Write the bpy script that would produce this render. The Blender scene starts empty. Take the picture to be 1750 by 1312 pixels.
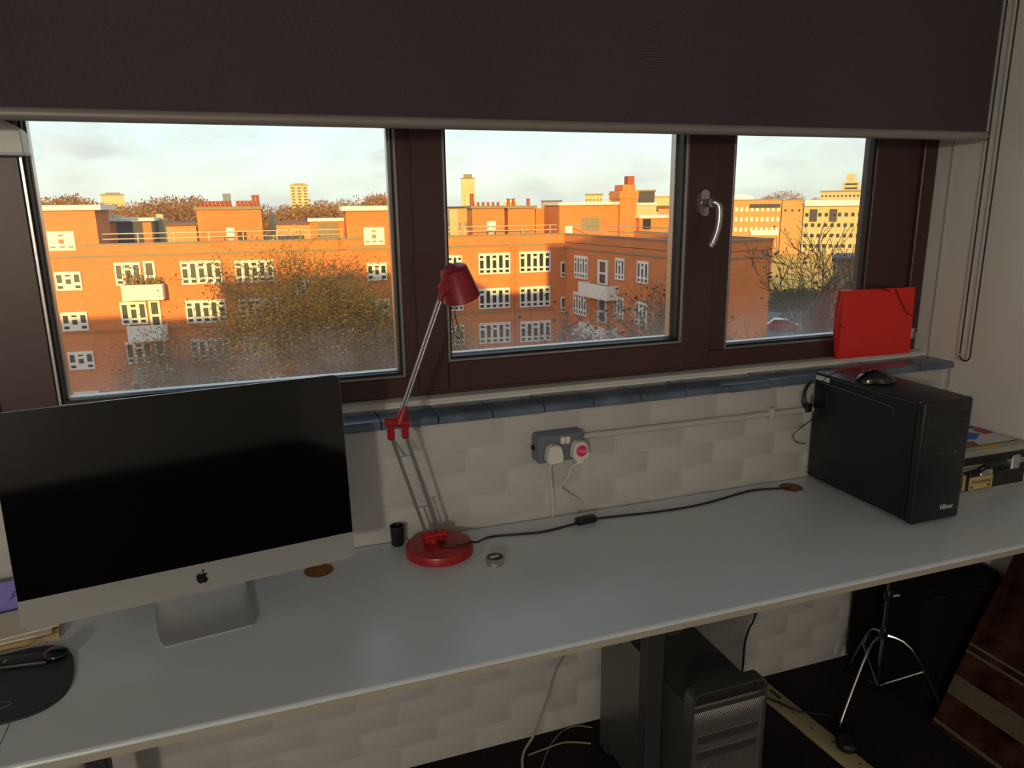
import bpy, bmesh, math, random
from mathutils import Vector, Matrix
random.seed(7)
PI = math.pi
S = bpy.context.scene
COL = S.collection

# ------------------------------------------------------------------ camera
IW, IH, FPX = 1750.0, 1312.0, 1262.36
YAW, PITCH, ROLL = 0.333113, 0.239223, -0.0126216
CAM = Vector((0.0, 0.0, 1.615))
_f = Vector((math.sin(YAW)*math.cos(PITCH), math.cos(YAW)*math.cos(PITCH), -math.sin(PITCH)))
_r = Vector((math.cos(YAW), -math.sin(YAW), 0.0))
_u = _r.cross(_f)
CR = _r*math.cos(ROLL) + _u*math.sin(ROLL)
CU = -_r*math.sin(ROLL) + _u*math.cos(ROLL)
cd = bpy.data.cameras.new('camera')
cd.sensor_width = 36.0; cd.lens = 36.0*FPX/IW; cd.clip_start = 0.05; cd.clip_end = 3000
cam = bpy.data.objects.new('camera', cd); COL.objects.link(cam)
m = Matrix((CR, CU, -_f)).transposed().to_4x4(); m.translation = CAM
cam.matrix_world = m
S.camera = cam

# ------------------------------------------------------------------ exposure, sun, sky
S.view_settings.view_transform = 'Standard'
S.view_settings.look = 'None'
S.view_settings.exposure = 0.5
S.view_settings.gamma = 1.0
S.view_settings.use_curve_mapping = False
SUN_AZ, SUN_EL = math.radians(18.0), math.radians(9.0)     # light travels towards +y, a little to +x
SUN_DIR = Vector((math.sin(SUN_AZ)*math.cos(SUN_EL), math.cos(SUN_AZ)*math.cos(SUN_EL), -math.sin(SUN_EL)))
sl = bpy.data.lights.new('sun_offscreen', 'SUN'); sl.energy = 4.7; sl.angle = math.radians(0.6); sl.color = (1.0, 0.66, 0.16)
sun = bpy.data.objects.new('sun_offscreen', sl); COL.objects.link(sun)
sun.rotation_euler = SUN_DIR.to_track_quat('-Z', 'Y').to_euler(); sun.location = (-30, -80, 40)

def make_world():
    w = bpy.data.worlds.new('world'); S.world = w; w.use_nodes = True
    nt = w.node_tree; nt.nodes.clear(); N = nt.nodes.new; L = nt.links.new
    out = N('ShaderNodeOutputWorld'); bg = N('ShaderNodeBackground')
    sky = N('ShaderNodeTexSky'); sky.sky_type = 'NISHITA'; sky.sun_disc = False
    sky.sun_elevation = math.radians(14); sky.sun_rotation = math.atan2(-SUN_DIR.x, -SUN_DIR.y)
    sky.altitude = 30; sky.air_density = 1.0; sky.dust_density = 1.0; sky.ozone_density = 1.5
    tc = N('ShaderNodeTexCoord')
    cb = N('ShaderNodeMapping'); cb.inputs['Scale'].default_value = (1.0, 1.0, 2.6); L(tc.outputs['Generated'], cb.inputs[0])
    no = N('ShaderNodeTexNoise'); no.inputs['Scale'].default_value = 8.0; no.inputs['Detail'].default_value = 6
    no.inputs['Roughness'].default_value = 0.55; L(cb.outputs[0], no.inputs['Vector'])
    cr = N('ShaderNodeValToRGB'); cr.color_ramp.elements[0].position = 0.42; cr.color_ramp.elements[1].position = 0.68
    L(no.outputs['Fac'], cr.inputs[0])
    # cloud body: cream where thin, lilac grey where thick
    cc = N('ShaderNodeValToRGB'); cc.color_ramp.elements[0].position = 0.45; cc.color_ramp.elements[1].position = 0.75
    cc.color_ramp.elements[0].color = (0.60, 0.58, 0.53, 1); cc.color_ramp.elements[1].color = (0.42, 0.42, 0.42, 1)
    no2 = N('ShaderNodeTexNoise'); no2.inputs['Scale'].default_value = 9.0; no2.inputs['Detail'].default_value = 4
    L(cb.outputs[0], no2.inputs['Vector']); L(no2.outputs['Fac'], cc.inputs[0])
    sc = N('ShaderNodeMix'); sc.data_type = 'RGBA'; sc.blend_type = 'MULTIPLY'; sc.inputs['Factor'].default_value = 1.0
    sc.inputs['B'].default_value = (SKY_GAIN*1.0, SKY_GAIN*1.0, SKY_GAIN*1.0, 1); L(sky.outputs[0], sc.inputs['A'])
    # veil of thin cloud over the whole dome, as bright overhead as at the skyline and a little bluer there
    sep = N('ShaderNodeSeparateXYZ'); L(tc.outputs['Generated'], sep.inputs[0])
    vl = N('ShaderNodeValToRGB'); vl.color_ramp.elements[0].position = 0.0; vl.color_ramp.elements[1].position = 0.6
    vl.color_ramp.elements[0].color = (0.57, 0.64, 0.60, 1); vl.color_ramp.elements[1].color = (0.45, 0.65, 0.88, 1); L(sep.outputs['Z'], vl.inputs[0])
    hz = N('ShaderNodeMix'); hz.data_type = 'RGBA'; hz.inputs['Factor'].default_value = 0.88
    L(vl.outputs['Color'], hz.inputs['B']); L(sc.outputs['Result'], hz.inputs['A'])
    fm = N('ShaderNodeMath'); fm.operation = 'MULTIPLY'; fm.inputs[1].default_value = 0.7; L(cr.outputs['Color'], fm.inputs[0])
    mx = N('ShaderNodeMix'); mx.data_type = 'RGBA'; L(fm.outputs[0], mx.inputs['Factor'])
    L(hz.outputs['Result'], mx.inputs['A']); L(cc.outputs['Color'], mx.inputs['B'])
    L(mx.outputs['Result'], bg.inputs['Color']); bg.inputs['Strength'].default_value = 1.0
    L(bg.outputs[0], out.inputs['Surface'])
SKY_GAIN = 0.4
make_world()

# ------------------------------------------------------------------ layout helpers
def ray(px, py):
    return ((px-IW/2)*CR - (py-IH/2)*CU + FPX*_f).normalized()
def onz(px, py, z): d = ray(px, py); return CAM + d*((z-CAM.z)/d.z)
def ony(px, py, y): d = ray(px, py); return CAM + d*((y-CAM.y)/d.y)
def onx(px, py, x): d = ray(px, py); return CAM + d*((x-CAM.x)/d.x)
def onplane(px, py, P0, n): d = ray(px, py); return CAM + d*((P0-CAM).dot(n)/d.dot(n))

# ------------------------------------------------------------------ materials
def lin(c):
    return tuple(((v/255.0)/12.92 if v/255.0 <= 0.04045 else ((v/255.0+0.055)/1.055)**2.4) for v in c)
MATS = {}
def mat(name, rgb, rough=0.5, metal=0.0, var=0.0, scale=8.0, bump=0.0, bscale=60.0, rgb2=None, emit=None, spec=0.5, coat=0.0, trans=0.0, coords='Object', stretch=None):
    if name in MATS: return MATS[name]
    ma = bpy.data.materials.new(name); ma.use_nodes = True
    nt = ma.node_tree; b = nt.nodes['Principled BSDF']; N = nt.nodes.new; L = nt.links.new
    c = lin(rgb)
    b.inputs['Base Color'].default_value = (*c, 1); b.inputs['Roughness'].default_value = rough
    b.inputs['Metallic'].default_value = metal; b.inputs['Specular IOR Level'].default_value = spec
    b.inputs['Coat Weight'].default_value = coat
    if trans: b.inputs['Transmission Weight'].default_value = trans
    if emit: b.inputs['Emission Color'].default_value = (*lin(rgb), 1); b.inputs['Emission Strength'].default_value = emit
    tc = None
    if var or bump or rgb2:
        tc = N('ShaderNodeTexCoord'); src = tc.outputs[coords]
        if stretch:
            mp = N('ShaderNodeMapping'); mp.inputs['Scale'].default_value = stretch; L(src, mp.inputs[0]); src = mp.outputs[0]
    if var or rgb2:
        no = N('ShaderNodeTexNoise'); no.inputs['Scale'].default_value = scale; no.inputs['Detail'].default_value = 5; L(src, no.inputs['Vector'])
        rp = N('ShaderNodeValToRGB'); rp.color_ramp.elements[0].position = 0.35; rp.color_ramp.elements[1].position = 0.65
        if rgb2: c0, c1 = c, lin(rgb2)
        else: c0 = tuple(v*(1-var) for v in c); c1 = tuple(min(1, v*(1+var)) for v in c)
        rp.color_ramp.elements[0].color = (*c0, 1); rp.color_ramp.elements[1].color = (*c1, 1)
        L(no.outputs['Fac'], rp.inputs[0]); L(rp.outputs[0], b.inputs['Base Color'])
    if bump:
        nb = N('ShaderNodeTexNoise'); nb.inputs['Scale'].default_value = bscale; nb.inputs['Detail'].default_value = 4; L(src, nb.inputs['Vector'])
        bp = N('ShaderNodeBump'); bp.inputs['Strength'].default_value = bump; bp.inputs['Distance'].default_value = 0.01
        L(nb.outputs['Fac'], bp.inputs['Height']); L(bp.outputs[0], b.inputs['Normal'])
    MATS[name] = ma
    return ma

def brick_mat(name, c1, c2, mortar):
    ma = bpy.data.materials.new(name); ma.use_nodes = True
    nt = ma.node_tree; b = nt.nodes['Principled BSDF']; N = nt.nodes.new; L = nt.links.new
    b.inputs['Roughness'].default_value = 0.9; b.inputs['Specular IOR Level'].default_value = 0.2
    tc = N('ShaderNodeTexCoord'); sp = N('ShaderNodeSeparateXYZ'); L(tc.outputs['Object'], sp.inputs[0])
    ad = N('ShaderNodeMath'); ad.operation = 'ADD'; L(sp.outputs[0], ad.inputs[0]); L(sp.outputs[1], ad.inputs[1])
    cb = N('ShaderNodeCombineXYZ'); L(ad.outputs[0], cb.inputs[0]); L(sp.outputs[2], cb.inputs[1])
    bt = N('ShaderNodeTexBrick'); bt.inputs['Scale'].default_value = 1.0
    bt.inputs['Brick Width'].default_value = 0.45; bt.inputs['Row Height'].default_value = 0.15
    bt.inputs['Mortar Size'].default_value = 0.012; bt.inputs['Mortar Smooth'].default_value = 0.5
    bt.inputs['Color1'].default_value = (*lin(c1), 1); bt.inputs['Color2'].default_value = (*lin(c2), 1); bt.inputs['Mortar'].default_value = (*lin(mortar), 1)
    L(cb.outputs[0], bt.inputs['Vector'])
    no = N('ShaderNodeTexNoise'); no.inputs['Scale'].default_value = 0.5; no.inputs['Detail'].default_value = 6; L(tc.outputs['Object'], no.inputs['Vector'])
    rp = N('ShaderNodeValToRGB'); rp.color_ramp.elements[0].color = (0.82, 0.80, 0.80, 1); rp.color_ramp.elements[1].color = (1.1, 1.08, 1.05, 1)
    L(no.outputs['Fac'], rp.inputs[0])
    mx = N('ShaderNodeMix'); mx.data_type = 'RGBA'; mx.blend_type = 'MULTIPLY'; mx.inputs['Factor'].default_value = 1.0
    L(bt.outputs['Color'], mx.inputs['A']); L(rp.outputs[0], mx.inputs['B']); L(mx.outputs['Result'], b.inputs['Base Color'])
    MATS[name] = ma
    return ma

# ------------------------------------------------------------------ mesh helpers
WM = {}
def box(bm, x0, x1, y0, y1, z0, z1, bev=0.0, seg=1, rot=None):
    mtx = Matrix.Translation(((x0+x1)/2, (y0+y1)/2, (z0+z1)/2)) @ Matrix.Diagonal((abs(x1-x0), abs(y1-y0), abs(z1-z0), 1))
    if rot is not None: mtx = rot @ mtx
    r = bmesh.ops.create_cube(bm, size=1.0, matrix=mtx)
    if bev > 0:
        es = list({e for v in r['verts'] for e in v.link_edges})
        bmesh.ops.bevel(bm, geom=es, offset=bev, segments=seg, profile=0.5, affect='EDGES')
    return bm
def B(*a, **k): return box(bmesh.new(), *a, **k)
def lathe(bm, prof, c, seg=32, axis=None, cap=True):
    """profile [(r,h)], turned around +z at c, or around axis"""
    q = Matrix.Identity(4)
    if axis is not None: q = Vector((0, 0, 1)).rotation_difference(Vector(axis).normalized()).to_matrix().to_4x4()
    mt = Matrix.Translation(Vector(c)) @ q
    rings = []
    for (r, h) in prof:
        rings.append([bm.verts.new(mt @ Vector((r*math.cos(2*PI*i/seg), r*math.sin(2*PI*i/seg), h))) for i in range(seg)])
    for a, b in zip(rings, rings[1:]):
        for i in range(seg):
            j = (i+1) % seg; bm.faces.new((a[i], a[j], b[j], b[i]))
    if cap:
        bm.faces.new(list(reversed(rings[0]))); bm.faces.new(rings[-1])
    return bm
def cyl(bm, a, b, r, seg=16, r2=None):
    a, b = Vector(a), Vector(b); return lathe(bm, [(r, 0), (r if r2 is None else r2, (b-a).length)], a, seg, b-a)
def tube(bm, pts, r, seg=8, closed=False):
    pts = [Vector(p) for p in pts]; n = len(pts); rings = []
    up = None
    for i, p in enumerate(pts):
        if closed: t = pts[(i+1) % n]-pts[(i-1) % n]
        else: t = pts[min(i+1, n-1)]-pts[max(i-1, 0)]
        t.normalize()
        if up is None:
            up = Vector((0, 0, 1)) if abs(t.z) < 0.9 else Vector((1, 0, 0))
        a = t.cross(up)
        if a.length < 1e-5: a = t.orthogonal()
        a.normalize(); b = a.cross(t).normalized(); up = b
        rr = r[i] if isinstance(r, (list, tuple)) else r
        rings.append([bm.verts.new(p + rr*(math.cos(2*PI*k/seg)*a + math.sin(2*PI*k/seg)*b)) for k in range(seg)])
    m_ = n if closed else n-1
    for i in range(m_):
        A, Bq = rings[i], rings[(i+1) % n]
        for k in range(seg):
            l = (k+1) % seg; bm.faces.new((A[k], A[l], Bq[l], Bq[k]))
    if not closed:
        bm.faces.new(list(reversed(rings[0]))); bm.faces.new(rings[-1])
    return bm
def smooth_path(pts, sub=8):
    pts = [Vector(p) for p in pts]; o = []
    for i in range(len(pts)-1):
        p0, p1, p2, p3 = pts[max(i-1, 0)], pts[i], pts[i+1], pts[min(i+2, len(pts)-1)]
        for k in range(sub):
            t = k/sub
            o.append(0.5*((2*p1)+(p2-p0)*t+(2*p0-5*p1+4*p2-p3)*t*t+(3*p1-p0-3*p2+p3)*t**3))
    o.append(pts[-1]); return o
def prism(bm, poly, vec):
    """closed polygon of 3d points extruded along vec"""
    vec = Vector(vec); lo = [bm.verts.new(Vector(p)) for p in poly]; hi = [bm.verts.new(Vector(p)+vec) for p in poly]
    n = len(poly)
    bm.faces.new(lo); bm.faces.new(list(reversed(hi)))
    for i in range(n):
        j = (i+1) % n; bm.faces.new((lo[i], hi[i], hi[j], lo[j]))
    bmesh.ops.recalc_face_normals(bm, faces=bm.faces[:]); return bm
def rrect(cx, cz, w, h, r, n=5):
    o = []
    for (sx, sz, a0) in ((1, 1, 0), (-1, 1, PI/2), (-1, -1, PI), (1, -1, 1.5*PI)):
        for k in range(n+1):
            a = a0+k*PI/2/n; o.append((cx+sx*(w/2-r)+r*math.cos(a), cz+sz*(h/2-r)+r*math.sin(a)))
    return o
def shade(me, ang=35):
    for p in me.polygons: p.use_smooth = True
    try: me.set_sharp_from_angle(angle=math.radians(ang))
    except Exception: pass
def obj(name, bm, ma, parent=None, local=False, flat=False, label=None):
    if parent is not None and not local:
        bm.transform(WM[parent.name].inverted())
    me = bpy.data.meshes.new(name); bm.to_mesh(me); bm.free()
    if not flat: shade(me)
    me.materials.append(MATS[ma] if isinstance(ma, str) else ma)
    o = bpy.data.objects.new(name, me); COL.objects.link(o)
    if parent is not None: o.parent = parent
    WM[o.name] = WM[parent.name].copy() if parent is not None else Matrix.Identity(4)
    if label: o['label'] = label
    return o
def meshobj(name, verts, faces, ma, parent=None, smooth=False):
    me = bpy.data.meshes.new(name); me.from_pydata(verts, [], faces); me.update()
    if smooth: shade(me)
    me.materials.append(MATS[ma]); o = bpy.data.objects.new(name, me); COL.objects.link(o)
    if parent is not None: o.parent = parent
    WM[o.name] = WM[parent.name].copy() if parent is not None else Matrix.Identity(4)
    return o
def empty(name, loc=(0, 0, 0), rz=0.0):
    o = bpy.data.objects.new(name, None); COL.objects.link(o); o.location = loc; o.rotation_euler = (0, 0, rz)
    o.empty_display_size = 0.1
    WM[o.name] = Matrix.Translation(Vector(loc)) @ Matrix.Rotation(rz, 4, 'Z'); return o
def tag(o, label, cat, group=None):
    o['label'] = label; o['category'] = cat
    if group: o['group'] = group
    return o
def thing(name, label, cat, loc=(0, 0, 0), rz=0.0, group=None): return tag(empty(name, loc, rz), label, cat, group)
def struct(o, label=None):
    o['kind'] = 'structure'
    if label: o['label'] = label
    return o
def inst(src, name, parent, loc, scale=(1, 1, 1), rz=0.0):
    o = bpy.data.objects.new(name, src.data if hasattr(src, 'data') else src); COL.objects.link(o)
    o.parent = parent; o.location = loc; o.scale = scale; o.rotation_euler = (0, 0, rz)
    return o
def text_bm(txt, size, extrude=0.0003, shear=0.0, align='CENTER'):
    c = bpy.data.curves.new('lettering', 'FONT'); c.body = txt; c.size = size; c.extrude = extrude; c.shear = shear
    c.align_x = align; c.align_y = 'CENTER'; c.resolution_u = 3
    t = bpy.data.objects.new('lettering_source', c); COL.objects.link(t)
    dg = bpy.context.evaluated_depsgraph_get(); me = bpy.data.meshes.new_from_object(t.evaluated_get(dg))
    bm = bmesh.new(); bm.from_mesh(me)
    bpy.data.objects.remove(t); bpy.data.curves.remove(c); bpy.data.meshes.remove(me)
    return bm

# ------------------------------------------------------------------ the materials of the place
mat('white_paint', (190, 189, 188), 0.55, var=0.04, scale=3, bump=0.12, bscale=25)
mat('joint_paint', (189, 188, 186), 0.6)
mat('wall_paint', (232, 231, 228), 0.6, var=0.03, scale=2, bump=0.05, bscale=40)
mat('ceiling_paint', (225, 224, 220), 0.8)
mat('carpet', (26, 24, 26), 0.95, rgb2=(46, 38, 42), scale=120, bump=0.6, bscale=300, spec=0.1)
mat('frame_brown', (72, 46, 46), 0.38, var=0.06, scale=4)
mat('bead_metal', (170, 168, 166), 0.3, metal=0.8)
mat('gasket', (16, 17, 22), 0.5)
mat('steel', (190, 188, 186), 0.28, metal=0.9)
mat('chrome', (200, 200, 205), 0.15, metal=1.0)
mat('tile_dark', (78, 92, 110), 0.2, rgb2=(104, 120, 142), scale=9, bump=0.1, bscale=30)
mat('grout', (70, 72, 76), 0.8)
mat('blind_fabric', (110, 98, 106), 0.92, var=0.10, scale=260, bump=0.25, bscale=900, spec=0.1)
mat('blind_bar', (150, 144, 142), 0.45, metal=0.2)
mat('bead_black', (24, 26, 32), 0.35)
mat('white_plastic', (232, 234, 226), 0.4)
mat('ledge_white', (206, 208, 210), 0.4, var=0.04, scale=5)
mat('desk_top', (204, 216, 226), 0.30, var=0.025, scale=900, spec=0.9)  # slight blue of the sky light put into the base colour
mat('desk_edge', (172, 168, 156), 0.5)
mat('desk_steel', (60, 60, 64), 0.45, metal=0.3)
mat('cork_brown', (134, 84, 42), 0.7, var=0.15, scale=60)
mat('alu', (176, 178, 178), 0.36, metal=0.55)
mat('alu_foot', (196, 200, 204), 0.33, metal=0.5)
mat('screen_black', (4, 4, 6), 0.06, spec=0.4)
mat('logo_black', (10, 10, 12), 0.3)
mat('lamp_red', (158, 24, 36), 0.32, var=0.03, scale=20)
mat('lamp_shade_red', (150, 26, 44), 0.4)
mat('rod_grey', (150, 152, 156), 0.3, metal=0.75)
mat('cable_black', (14, 14, 16), 0.45)
mat('cable_white', (206, 202, 192), 0.5)
mat('cable_grey', (136, 126, 110), 0.6)
mat('black_plastic', (20, 21, 25), 0.38, bump=0.04, bscale=400)
mat('black_case', (22, 23, 27), 0.42, var=0.1, scale=5, bump=0.05, bscale=500)
mat('black_gloss', (10, 11, 16), 0.12, coat=0.4)
mat('seam_line', (86, 88, 94), 0.4)
mat('socket_grey', (118, 124, 140), 0.45, metal=0.3, var=0.05, scale=30)
mat('plug_white', (226, 224, 214), 0.4)
mat('pink', (222, 32, 116), 0.5)
mat('folder_red', (236, 44, 34), 0.42)
_b = MATS['folder_red'].node_tree.nodes['Principled BSDF']
_b.inputs['Subsurface Weight'].default_value = 0.0
mat('elastic', (60, 10, 16), 0.7)
mat('paper', (224, 218, 200), 0.8, var=0.03, scale=20)
mat('paper_tan', (196, 172, 128), 0.8, var=0.06, scale=40, stretch=(1, 1, 30))
mat('purple', (128, 120, 208), 0.6, var=0.08, scale=12)
mat('purple_dark', (48, 40, 104), 0.6)
mat('mat_grey', (56, 60, 66), 0.8, var=0.08, scale=200, bump=0.15, bscale=800)
mat('case_black', (34, 30, 26), 0.6, var=0.2, scale=20)
mat('case_alu', (178, 178, 172), 0.4, metal=0.6, var=0.05, scale=10)
mat('sticker_tan', (198, 172, 122), 0.6, var=0.06, scale=40)
mat('sticker_blue', (36, 112, 206), 0.5); mat('sticker_white', (214, 220, 220), 0.5); mat('sticker_yellow', (214, 186, 40), 0.5)
mat('sticker_ochre', (200, 146, 60), 0.5); mat('sticker_red', (150, 66, 60), 0.5); mat('sticker_magenta', (168, 40, 96), 0.5); mat('sticker_dark', (64, 50, 60), 0.5)
mat('ink', (40, 26, 18), 0.7)
mat('mesh_alu', (120, 120, 120), 0.35, metal=0.8)
mat('cream_metal', (156, 146, 112), 0.5, var=0.06, scale=12)
mat('bag_black', (14, 12, 13), 0.9, bump=0.3, bscale=60, spec=0.15)
mat('rug_pattern', (44, 22, 18), 0.95, rgb2=(96, 62, 46), scale=14, bump=0.4, bscale=80, spec=0.1)
mat('rug_cream', (128, 118, 100), 0.95, var=0.1, scale=60, spec=0.1)
mat('bulb', (255, 214, 160), 0.5, emit=6.0)

def glass_mat():
    ma = bpy.data.materials.new('window_glass'); ma.use_nodes = True; nt = ma.node_tree; nt.nodes.clear(); N = nt.nodes.new; L = nt.links.new
    out = N('ShaderNodeOutputMaterial'); tr = N('ShaderNodeBsdfTransparent'); gl = N('ShaderNodeBsdfGlossy'); gl.inputs['Roughness'].default_value = 0.02
    tr.inputs['Color'].default_value = (0.965, 0.98, 0.97, 1)
    lw = N('ShaderNodeFresnel'); lw.inputs['IOR'].default_value = 1.35
    m1 = N('ShaderNodeMixShader'); L(lw.outputs[0], m1.inputs[0]); L(tr.outputs[0], m1.inputs[1]); L(gl.outputs[0], m1.inputs[2])
    # grime: a thin whitish film of dried dirt, thickest above the lower bead
    tc = N('ShaderNodeTexCoord'); sp = N('ShaderNodeSeparateXYZ'); L(tc.outputs['Object'], sp.inputs[0])
    mr = N('ShaderNodeMapRange'); mr.inputs['From Min'].default_value = 0.06; mr.inputs['From Max'].default_value = 0.24
    mr.inputs['To Min'].default_value = 0.30; mr.inputs['To Max'].default_value = 0.012; L(sp.outputs['Z'], mr.inputs[0])
    no = N('ShaderNodeTexNoise'); no.inputs['Scale'].default_value = 9; no.inputs['Detail'].default_value = 7; L(tc.outputs['Object'], no.inputs['Vector'])
    mu = N('ShaderNodeMath'); mu.operation = 'MULTIPLY'; L(mr.outputs[0], mu.inputs[0]); L(no.outputs['Fac'], mu.inputs[1])
    df = N('ShaderNodeBsdfTranslucent'); df.inputs['Color'].default_value = (0.86, 0.86, 0.86, 1)
    d2 = N('ShaderNodeBsdfDiffuse'); d2.inputs['Color'].default_value = (0.7, 0.7, 0.7, 1)
    ma2 = N('ShaderNodeMixShader'); ma2.inputs[0].default_value = 0.3; L(df.outputs[0], ma2.inputs[1]); L(d2.outputs[0], ma2.inputs[2])
    m2 = N('ShaderNodeMixShader'); L(mu.outputs[0], m2.inputs[0]); L(m1.outputs[0], m2.inputs[1]); L(ma2.outputs[0], m2.inputs[2])
    L(m2.outputs[0], out.inputs['Surface']); MATS['window_glass'] = ma
glass_mat()

# ------------------------------------------------------------------ the room
WY = 1.858            # face of the brick wall under the window
XR, XL, YB, ZC = 2.25, -4.6, -5.0, 2.75
def room():
    fl = obj('floor', B(XL-0.1, XR+0.1, YB-0.1, WY+0.3, -0.15, 0.0), 'carpet', flat=True); struct(fl, 'dark flecked carpet floor of the room')
    struct(obj('ceiling', B(XL-0.1, XR+0.1, YB-0.1, WY+0.3, ZC, ZC+0.15), 'ceiling_paint', flat=True), 'white ceiling of the room')
    bm = B(XR, XR+0.15, YB-0.1, 2.30, 0.0, ZC)
    wr = struct(obj('wall_right', bm, 'wall_paint', flat=True), 'pale grey side wall beside the blind chain')
    obj('plaster_bead', B(XR-0.004, XR, 1.950, 1.956, 1.069, ZC), 'joint_paint', wr)
    struct(obj('wall_left', B(XL-0.15, XL, YB-0.1, 2.30, 0.0, ZC), 'wall_paint', flat=True), 'white side wall of the room')
    struct(obj('wall_back', B(XL, XR, YB-0.15, YB, 0.0, ZC), 'wall_paint', flat=True), 'white back wall of the room')
    # window wall: masonry core with painted brick face below the sill
    wf = struct(empty('wall_front'), 'white painted brick wall under the window sill')
    obj('wall_core', B(XL, XR, WY-0.0026, 2.16, 0.0, 1.045), 'joint_paint', wf, flat=True)
    obj('wall_head', B(XL, XR, WY, 2.16, 2.42, ZC), 'wall_paint', wf, flat=True)
    obj('wall_pier', B(XL, -1.25, WY, 2.16, 1.045, 2.42), 'wall_paint', wf, flat=True)
    proto = None; half = None
    z = 0.0; c = 0; H = 1.045/14; Lb = 0.226
    while c < 14:
        x = -0.62 - (Lb/2 if c % 2 else 0)
        while x < XR-0.02:
            w = min(Lb, XR-x)-0.008
            dy = random.uniform(-0.0003, 0.0003)
            if proto is None:
                bm = B(-0.5*(Lb-0.008), 0.5*(Lb-0.008), -0.004, 0.004, -(H-0.008)/2, (H-0.008)/2, bev=0.0028, seg=2)
                proto = obj('brick', bm, 'white_paint', wf, local=True); o = proto
            else: o = inst(proto, 'brick', wf, (0, 0, 0))
            o.location = (x+0.004+w/2, WY+dy+0.0005, z+H/2); o.scale = (w/(Lb-0.008), 1, 1)
            o.rotation_euler = (0, 0, random.uniform(-0.0008, 0.0008))
            x += Lb
        z += H; c += 1
    # sill of dark quarry tiles
    ts = struct(empty('trim_1', (0, 1.92, 1.045)), 'sill of dark glazed quarry tiles along the window')
    obj('mortar_bed', B(-1.25, XR, 1.862, 1.972, 1.045, 1.064), 'grout', ts, flat=True)
    tw = 0.1515; n = 0; x = XR-0.001
    while x > -1.2:
        bm = bmesh.new()
        prof = [(1.972, 1.047), (1.972, 1.069), (1.856, 1.069)] + [(1.856-0.011*math.sin(a), 1.058+0.011*math.cos(a)) for a in (PI/8, PI/4, 3*PI/8, PI/2)] + [(1.845, 1.047)]
        dz = random.uniform(-0.0012, 0.0012)
        prism(bm, [(x-0.0018, y, zz+dz) for y, zz in prof], (-(tw-0.0036), 0, 0))
        obj('tile', bm, 'tile_dark', ts); x -= tw; n += 1
    # white timber ledge under the frame
    tl = struct(obj('trim_2', B(-1.25, XR, 1.972, 2.10, 1.050, 1.085, bev=0.004, seg=2), 'ledge_white'), 'white painted ledge between tiled sill and window frame')
    obj('quadrant_strip', B(-1.25, XR, 1.966, 1.974, 1.066, 1.076, bev=0.002), 'white_plastic', tl)
room()

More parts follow.
